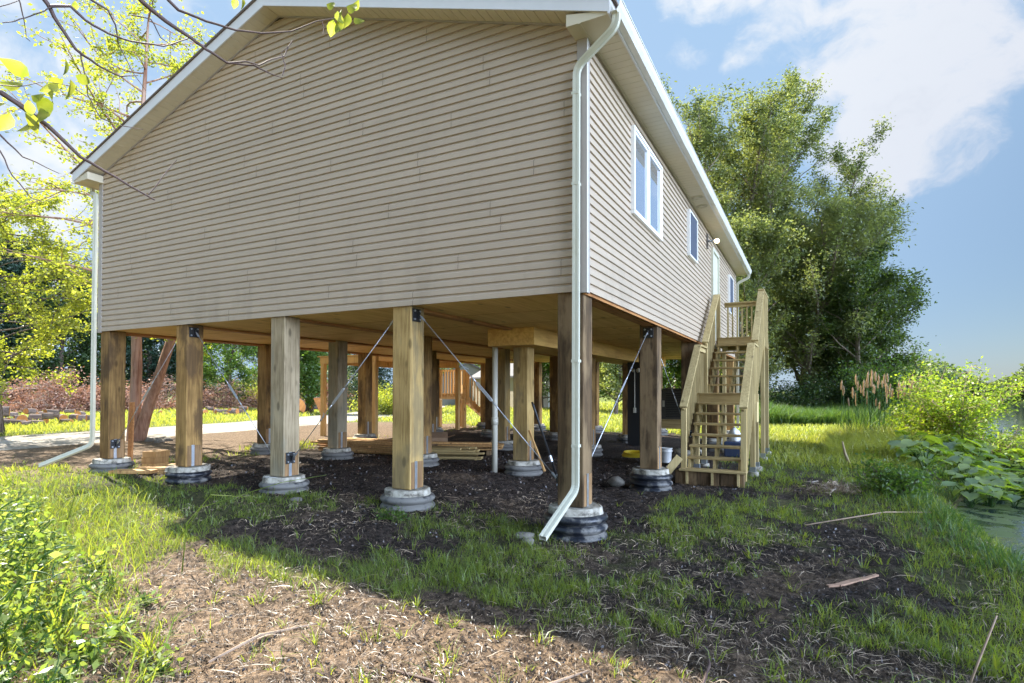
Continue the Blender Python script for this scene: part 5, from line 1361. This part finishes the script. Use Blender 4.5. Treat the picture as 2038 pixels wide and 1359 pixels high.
def build_logs():
    rs = random.Random(11); pr = []
    GL_ = 'cut logs scattered beyond the gravel drive'
    for k in range(4):
        r_ = empty('log', (0, 0, 0), 'cut log with bright orange end lying beyond the drive', 'log', GL_); L, q = (.9, .19), (1.3, .15); L = (.9, 1.3, .6, .75)[k]; q = (.19, .15, .27, .22)[k]; n = 14
        jit = [1 + rs.uniform(-.09, .09) for _ in range(n)]; b = MB(); vs = []
        for s in range(5):
            xx = -L / 2 + L * s / 4
            vs += [(xx, q * jit[j] * (1 + rs.uniform(-.04, .04)) * math.cos(6.283 * j / n), q * jit[j] * math.sin(6.283 * j / n)) for j in range(n)]
        b.add(vs, [(s * n + j, s * n + (j + 1) % n, (s + 1) * n + (j + 1) % n, (s + 1) * n + j) for s in range(4) for j in range(n)]); b.build('bark', M['logbark'], r_, True)
        for s, xx in ((-1, -L / 2), (1, L / 2)):
            fs = list(range(n)); c = MB().add([(xx + s * .002, q * jit[j] * .97 * math.cos(6.283 * j / n), q * jit[j] * .97 * math.sin(6.283 * j / n)) for j in range(n)], [tuple(fs if s > 0 else fs[::-1])]); c.build('cut_face', M['logcut'], r_)
        pr.append([r_, 0, q])
    spots = [(px_, d) for px_, d in ((5, 25.), (30, 24.5), (45, 26), (75, 27), (60, 29), (95, 28.5), (125, 27.5), (150, 28), (110, 31), (140, 31), (165, 26.8), (20, 30), (80, 32), (172, 29.5), (300, 36), (320, 37), (290, 38), (395, 35), (408, 36), (420, 35), (436, 36), (450, 35), (462, 37), (475, 35.5), (485, 36.5), (440, 38), (468, 34.5), (600, 38), (615, 38.5), (632, 38), (645, 40), (590, 40), (690, 42), (700, 41.5), (12, 27.5), (38, 28), (52, 24), (70, 25), (88, 26), (103, 26), (118, 29.5), (133, 26), (160, 29.5), (178, 27.5), (95, 24.6), (25, 26.2), (400, 37), (430, 37.5), (458, 36), (415, 38.5), (480, 38))]
    for i, (px_, d) in enumerate(spots):
        k = i % 4; o = pr[k][0] if pr[k][1] == 0 else copy_tree(pr[k][0]); pr[k][1] = 1; x, y = atg(px_, d); s = rs.uniform(.45, .95); o.scale = (s * rs.uniform(.6, 1), s, s * rs.uniform(.8, 1.3)); o['label'] = 'cut log lying beyond the drive, ' + ('left of the left downspout' if px_ < 200 else 'seen between the first and second posts' if px_ < 350 else 'in the heap right of the second post' if px_ < 500 else 'near the orange split rounds' if px_ < 660 else 'right of the fourth-column rear post')
        o.location = (x, y, float(height(x, y)) + pr[k][2] * s * .9 + (0.3 if i % 5 == 4 else 0)); o.rotation_euler = (rs.uniform(0, 6.28), rs.uniform(-.08, .08), rs.uniform(-.5, 2.2))
    # two big split rounds
    for j, (px_, d, a, lb) in enumerate(((588, 36, .6, 'large split round with an orange cut face behind the third post'), (632, 36.5, 1.15, 'tilted orange half-round leaning right, between the third and fourth posts'))):
        x, y = atg(px_, d); z = float(height(x, y)); r_ = empty('split_round', (x, y, z + .45), lb, 'log'); n = 16
        o = [(.62 * math.cos(math.pi * t / n), .62 * math.sin(math.pi * t / n)) for t in range(n + 1)]
        b = MB().prof(o, (0, -.2, 0), (0, .2, 0), (1, 0, 0), (0, 0, 1)).build('cut_wood', M['logcut'], r_, bevel=.01); b.matrix_parent_inverse = Matrix()
        bb = MB().prof([(p[0] * 1.03, p[1] * 1.03) for p in o] + [(p[0] * 1.002, p[1] * 1.002) for p in o[::-1]], (0, -.17, 0), (0, .17, 0), (1, 0, 0), (0, 0, 1)).build('bark', M['logbark'], r_); bb.matrix_parent_inverse = Matrix()
        r_.rotation_euler = (0, a, yaw + .3)


def build_clutter():
    rs = random.Random(21)
    def block(name, label, c, size, rz_, mat, cat, group=None, ry=0., rx=0., bev=.004):
        sx, sy, sz = size; o = MB().box(-sx / 2, -sy / 2, 0, sx / 2, sy / 2, sz).build(name, M[mat], None, bevel=bev); o.location = c; o.rotation_euler = (rx, ry, rz_); return tag(o, label, cat, group)
    # planks under the house
    def stack(cx, cy, z0, n, L, w, label, group, rz0, per=2, mat='cedar'):
        for i in range(n):
            lay, k = divmod(i, per)
            block('plank', label, (cx + rs.uniform(-.25, .25) + (k - per / 2 + .5) * (w + .03) * -math.sin(rz0), cy + rs.uniform(-.05, .05) + (k - per / 2 + .5) * (w + .03) * math.cos(rz0), z0 + lay * .045), (L * rs.uniform(.8, 1.05), w, .038), rz0 + rs.uniform(-.13, .13), mat, 'plank', group)
    stack(-7.5, 5.0, .10, 21, 2.5, .19, 'rough plank in the low pile between the third and fourth posts', 'planks piled between the third and fourth posts', .12, 3)
    stack(-5.1, 4.75, .10, 18, 1.5, .14, 'pale cut board in the stack just right of the fourth post', 'boards stacked right of the fourth post', .35, 3, 'deck_x')
    stack(-5.1, 5.9, .22, 10, 1.5, .24, 'brown board in the wide pile behind the stacked boards', 'brown boards piled beyond the pale boards', .42, 3)
    for k, (a, b) in enumerate(((-5.6, 5.6), (-4.7, 6.1))): block('plank', 'dark bearer under the wide brown pile, %s end' % ('left', 'right')[k], (a, b, .1), (.9, .1, .115), 2.0, 'post_dark', 'plank')
    # cardboard box with open flap
    B = empty('cardboard_box', (-6.25, 6.1, .1), 'open brown cardboard box among the boards', 'box', None, .6); m = plain('cardboard', (.30, .19, .11), .9, .12, 12)
    bx = MB().box(-.26, -.2, 0, .26, -.195, .34).box(-.26, .195, 0, .26, .2, .34).box(-.26, -.195, 0, -.255, .195, .34).box(.255, -.195, 0, .26, .195, .34).box(-.255, -.195, 0, .255, .195, .006)
    o = bx.build('carton', m, B); o.matrix_parent_inverse = Matrix()
    o = MB().add([(-.26, -.2, .342), (.26, -.2, .342), (.26, -.36, .50), (-.26, -.36, .50)], [(0, 1, 2, 3)]).add([(.262, -.2, .342), (.262, .2, .342), (.45, .2, .40), (.45, -.2, .40)], [(0, 1, 2, 3)]).build('flap', m, B); o.matrix_parent_inverse = Matrix()
    # offcuts by the first post
    for c, s, a, lb in (((-9.50, .92, .05), (.30, .36, .12), .35, 'lowest block of the timber stack by the leftmost post'), ((-9.52, .93, .172), (.31, .36, .12), .3, 'middle block of the timber stack by the leftmost post'), ((-9.50, .94, .294), (.31, .37, .12), .33, 'top block of the timber stack by the leftmost post'),
                        ((-8.75, .10, .12), (.75, .26, .06), .5, 'board lying against the leftmost footing'), ((-8.95, .52, .08), (.5, .2, .09), .5, 'long dark block beside the stacked blocks'), ((-8.36, .55, .06), (.42, .25, .09), .9, 'low offcut between the first two footings'), ((-8.38, .56, .155), (.40, .22, .05), .8, 'middle pale board of the offcuts beside the second footing'), ((-8.20, .66, .21), (.45, .22, .05), .7, 'uppermost tilted board of the offcuts beside the second footing')):
        block('timber_block', lb, c, s, a, 'cedar', 'wood block', None, bev=.006)
    o = block('board', 'dark reddish board standing upright behind the leftmost post', (-9.55, .46, .05), (.11, .03, 1.35), .2, 'beam', 'board', rx=-.03)
    p = at(575, 951, 9.28); tag(MB().add([(-4.98, -.06, .3375), (-4.86, -.13, .3378), (-4.80, -.04, .338), (-4.92, .0, .3376)], [(0, 1, 2, 3)]).add([(-5.10, -.03, .3375), (-5.0, -.12, .339), (-4.96, -.04, .341), (-5.06, .005, .338)], [(0, 1, 2, 3)]).build('paper_scrap', M['white']), 'white paper scraps on the cap of the third footing', 'paper')
    # tools leaning on the post behind the corner
    t = empty('pry_bar', (-1.9, 2.75, .1), 'long dark steel bar leaning against the post behind the corner post', 'tool')
    A_, B_ = Vector(at(1059, 800, 10.25)), Vector(at(1108, 948, 10.2)); MB().tube([tuple(A_), tuple(A_.lerp(B_, .05)), tuple(B_)], [.018, .022, .020], 8).build('shaft', M['blackmetal'], t, True)
    MB().tube([tuple(A_.lerp(B_, .72)), tuple(A_.lerp(B_, .80))], .03, 8).build('collar', M['galv'], t); t.location = tuple(B_)
    for c_ in t.children: c_.matrix_parent_inverse = Matrix.Translation(-B_)
    tag(MB().bar(at(1053, 856, 10.3), at(1084, 938, 10.15), .034, .034).build('wooden_stick', M['cedar']), 'short wooden stick leaning beside the steel bar', 'stick')
    # bucket, hose
    bk = empty('bucket', (-.62, 6.72, .05), 'dirty white bucket behind the second side post', 'bucket')
    MB().lathe([(.115, 0), (.12, .01), (.135, .30), (.145, .305), (.145, .32), (.128, .32), (.11, .02), (.02, .015)], 24, (-.62, 6.72, .07)).build('pail', M['white'], bk, True)
    MB().lathe([(.139, .24), (.150, .243), (.150, .262), (.139, .265)], 24, (-.62, 6.72, .07)).build('rim', M['white'], bk)
    hs = MB(); cx, cy = -1.35, 6.95
    hs.tube([(cx + (.28 + .02 * math.sin(i * .9)) * math.cos(i * .42), cy + (.28 + .02 * math.sin(i * .9)) * math.sin(i * .42), .13 + .0016 * i) for i in range(70)], .016, 7)
    tag(hs.build('hose', plain('yellow_hose', (.75, .55, .03), .45, .05, 5), None, True), 'coiled yellow hose on the dark soil under the house', 'hose')
    # air conditioner on its wooden stand
    A = empty('air_conditioner', (-.85, 8.45, .93), 'grey metal air conditioner on a wooden stand behind the second side post', 'air conditioner')
    gm = plain('ac_case', (.075, .07, .062), .55, .15, 6, metal=.3)
    MB().box(-1.25, 8.2, .945, -.50, 8.75, 1.66).build('case', gm, A, bevel=.02); MB().box(-1.28, 8.17, 1.662, -.47, 8.78, 1.70).build('lid', gm, A, bevel=.01)
    lv = MB()
    for k in range(14): lv.box(-.94, 8.188, 1.00 + k * .043, -.53, 8.199, 1.022 + k * .043)
    lv.build('louvres', M['blackmetal'], A); MB().box(-1.2, 8.19, 1.30, -1.05, 8.199, 1.6).box(-1.02, 8.19, 1.25, -.97, 8.199, 1.4).build('rating_label', M['pvc'], A)
    St = empty('equipment_stand', (-.85, 8.45, 0), 'low lumber platform carrying the air conditioner', 'stand')
    MB().box(-1.35, 8.1, .905, -.40, 8.85, .943).build('platform', M['deck_x'], St, bevel=.003); MB().box(-1.33, 8.11, .72, -.42, 8.15, .904).box(-1.33, 8.80, .72, -.42, 8.84, .904).build('apron', M['deck_x'], St, bevel=.003)
    for x in (-1.28, -.47):
        for y in (8.2, 8.75): MB().box(x - .045, y - .045, 0, x + .045, y + .045, .719).build('leg', M['deck'], St, bevel=.003)
    # service board with flood lights and a conduit
    Sv = empty('service_board', (-2.2, 9.82, 0), 'black service board with conduit and round floodlights behind a post', 'board')
    MB().box(-2.38, 9.86, .05, -1.98, 9.90, 2.70).build('panel', M['blackmetal'], Sv); MB().tube([(-2.17, 9.85, 1.15), (-2.17, 9.85, 2.25)], .012, 8).build('conduit', M['pvc'], Sv)
    MB().box(-2.21, 9.83, 1.02, -2.13, 9.859, 1.16).build('outlet', M['pvc'], Sv, bevel=.004)
    for x, r_ in ((-2.19, .045), (-2.05, .06)): MB().tube([(x, 9.86, 2.22), (x, 9.82, 2.22), (x, 9.76, 2.2)], [r_ * .5, r_, r_], 14).build('floodlight', M['pvc'], Sv, True)
    # small things beyond the stair
    gc = empty('fuel_can', (-.55, 9.3, .05), 'red fuel can under the equipment stand', 'can'); rm = plain('red_plastic', (.32, .012, .02), .4, .05, 5)
    MB().box(-.72, 9.2, .05, -.40, 9.42, .36).build('body', rm, gc, bevel=.03); MB().tube([(-.62, 9.31, .36), (-.62, 9.31, .42), (-.5, 9.31, .44)], .018, 8).build('spout', M['blackmetal'], gc)
    gb = MB().lathe([(.16, 0), (.2, .05), (.22, .3), (.17, .42), (.08, .5), (.03, .56)], 16, (0, 0, 0), lambda a, i: .03 * math.sin(5 * a + i)); tag(gb.build('plastic_bag', M['white'], None, True, loc=None), 'crumpled white plastic bag on the blue bin under the stair', 'bag'); bg_ = bpy.data.objects['plastic_bag']; bg_.location = (.57, 8.8, .42); bg_.scale = (.6, .6, .6)
    cs = MB().box(.35, 8.6, .05, .80, 9.0, .42); o = cs.build('storage_bin', plain('blue_bin', (.03, .045, .09), .5, .1, 5), bevel=.03); tag(o, 'dark blue bin with a white bag on top, standing under the stair landing', 'bin')
    # stones
    def stone(c, s, seed, lb, grp=None):
        r0 = np.random.default_rng(seed); n = 9; mb = MB(); pr = [(max(.02, math.sin(math.pi * (i + .15) / n)), -math.cos(math.pi * (i + .15) / n)) for i in range(n)]
        ph = r0.uniform(0, 6, 3); mb.lathe([(p_[0], p_[1]) for p_ in pr], 14, (0, 0, 0), lambda a, i: .12 * math.sin(2 * a + ph[0] + i) + .08 * math.sin(5 * a + ph[1] - i))
        o = mb.build('stone', M['stone'], None, True); o.location = c; o.scale = s; o.rotation_euler.z = r0.uniform(0, 6); tag(o, lb, 'stone', grp)
    stone((-.72, 3.45, .1), (.16, .12, .09), 1, 'grey lump of concrete left of the second side footing')
    stone((-.62, -.28, .03), (.12, .09, .05), 2, 'pale crumbled stone just left of the corner footing')
    stone((-.50, -.42, .02), (.07, .06, .04), 3, 'small pale stone in front of the corner footing')
    stone((-4.15, -.28, .10), (.10, .07, .05), 4, 'small dark stone at the foot of the third footing')
    for i, (px_, d) in enumerate(((290, 17.5), (300, 17), (312, 17.3), (325, 17.6), (335, 17.2), (318, 16.7))):
        x, y = atg(px_, d); stone((x, y, .12), (.16, .13, .09), 20 + i, 'dark mottled stone in the heap right of the twin trunk', 'stones heaped beside the twin trunk')


def build_neighbours():
    for nm, lb, px_, d, w, h, rise, dep, wl, rot in (('grey_garage', 'small grey gabled building beyond the deck stair', 932, 60, 5.2, 3.0, 1.35, 7, (.20, .22, .20), .55), ('beige_house', 'pale building with a light roof behind the middle posts', 1035, 52, 5.6, 2.9, 1.6, 8, (.42, .36, .27), 1.0)):
        x, y = atg(px_, d); H = empty(nm, (x, y, 0), lb, 'building', None, rot); wm = plain(nm + '_wall', wl, .7, .1, 2); rm = plain(nm + '_roof', (.13, .13, .14), .8, .15, 5)
        a = MB().prof([(-w / 2, -.2), (w / 2, -.2), (w / 2, h), (0, h + rise), (-w / 2, h)], (0, -dep / 2, 0), (0, dep / 2, 0), (1, 0, 0), (0, 0, 1)).build('wall', wm, H); a.matrix_parent_inverse = Matrix()
        for s in (-1, 1):
            o = MB().prof([(0, h + rise + .01), (s * (w / 2 + .35), h - rise * .7 / w + .01), (s * (w / 2 + .35), h - rise * .7 / w + .16), (0, h + rise + .17)], (0, -dep / 2 - .3, 0), (0, dep / 2 + .3, 0), (1, 0, 0), (0, 0, 1)).build('roof', rm, H); o.matrix_parent_inverse = Matrix()
        o = MB().box(-w * .3, -dep / 2 - .02, .9, -w * .1, -dep / 2 - .002, 2.2).build('window', M['glass'], H); o.matrix_parent_inverse = Matrix()
        o = MB().box(w * .08, -dep / 2 - .03, 0, w * .30, -dep / 2 - .002, 2.1).build('door', M['white'], H); o.matrix_parent_inverse = Matrix()

# ------------------------------------------------------------------ assemble
build_ground(); build_road(); build_water()
build_house(); build_footings(); build_stairs(); build_far_deck()
build_neighbours(); build_trees(); build_bank_plants(); build_brush(); build_logs(); build_clutter()
build_grass(); build_tall_grass(); build_litter(); build_foreground_plants(); build_branches()
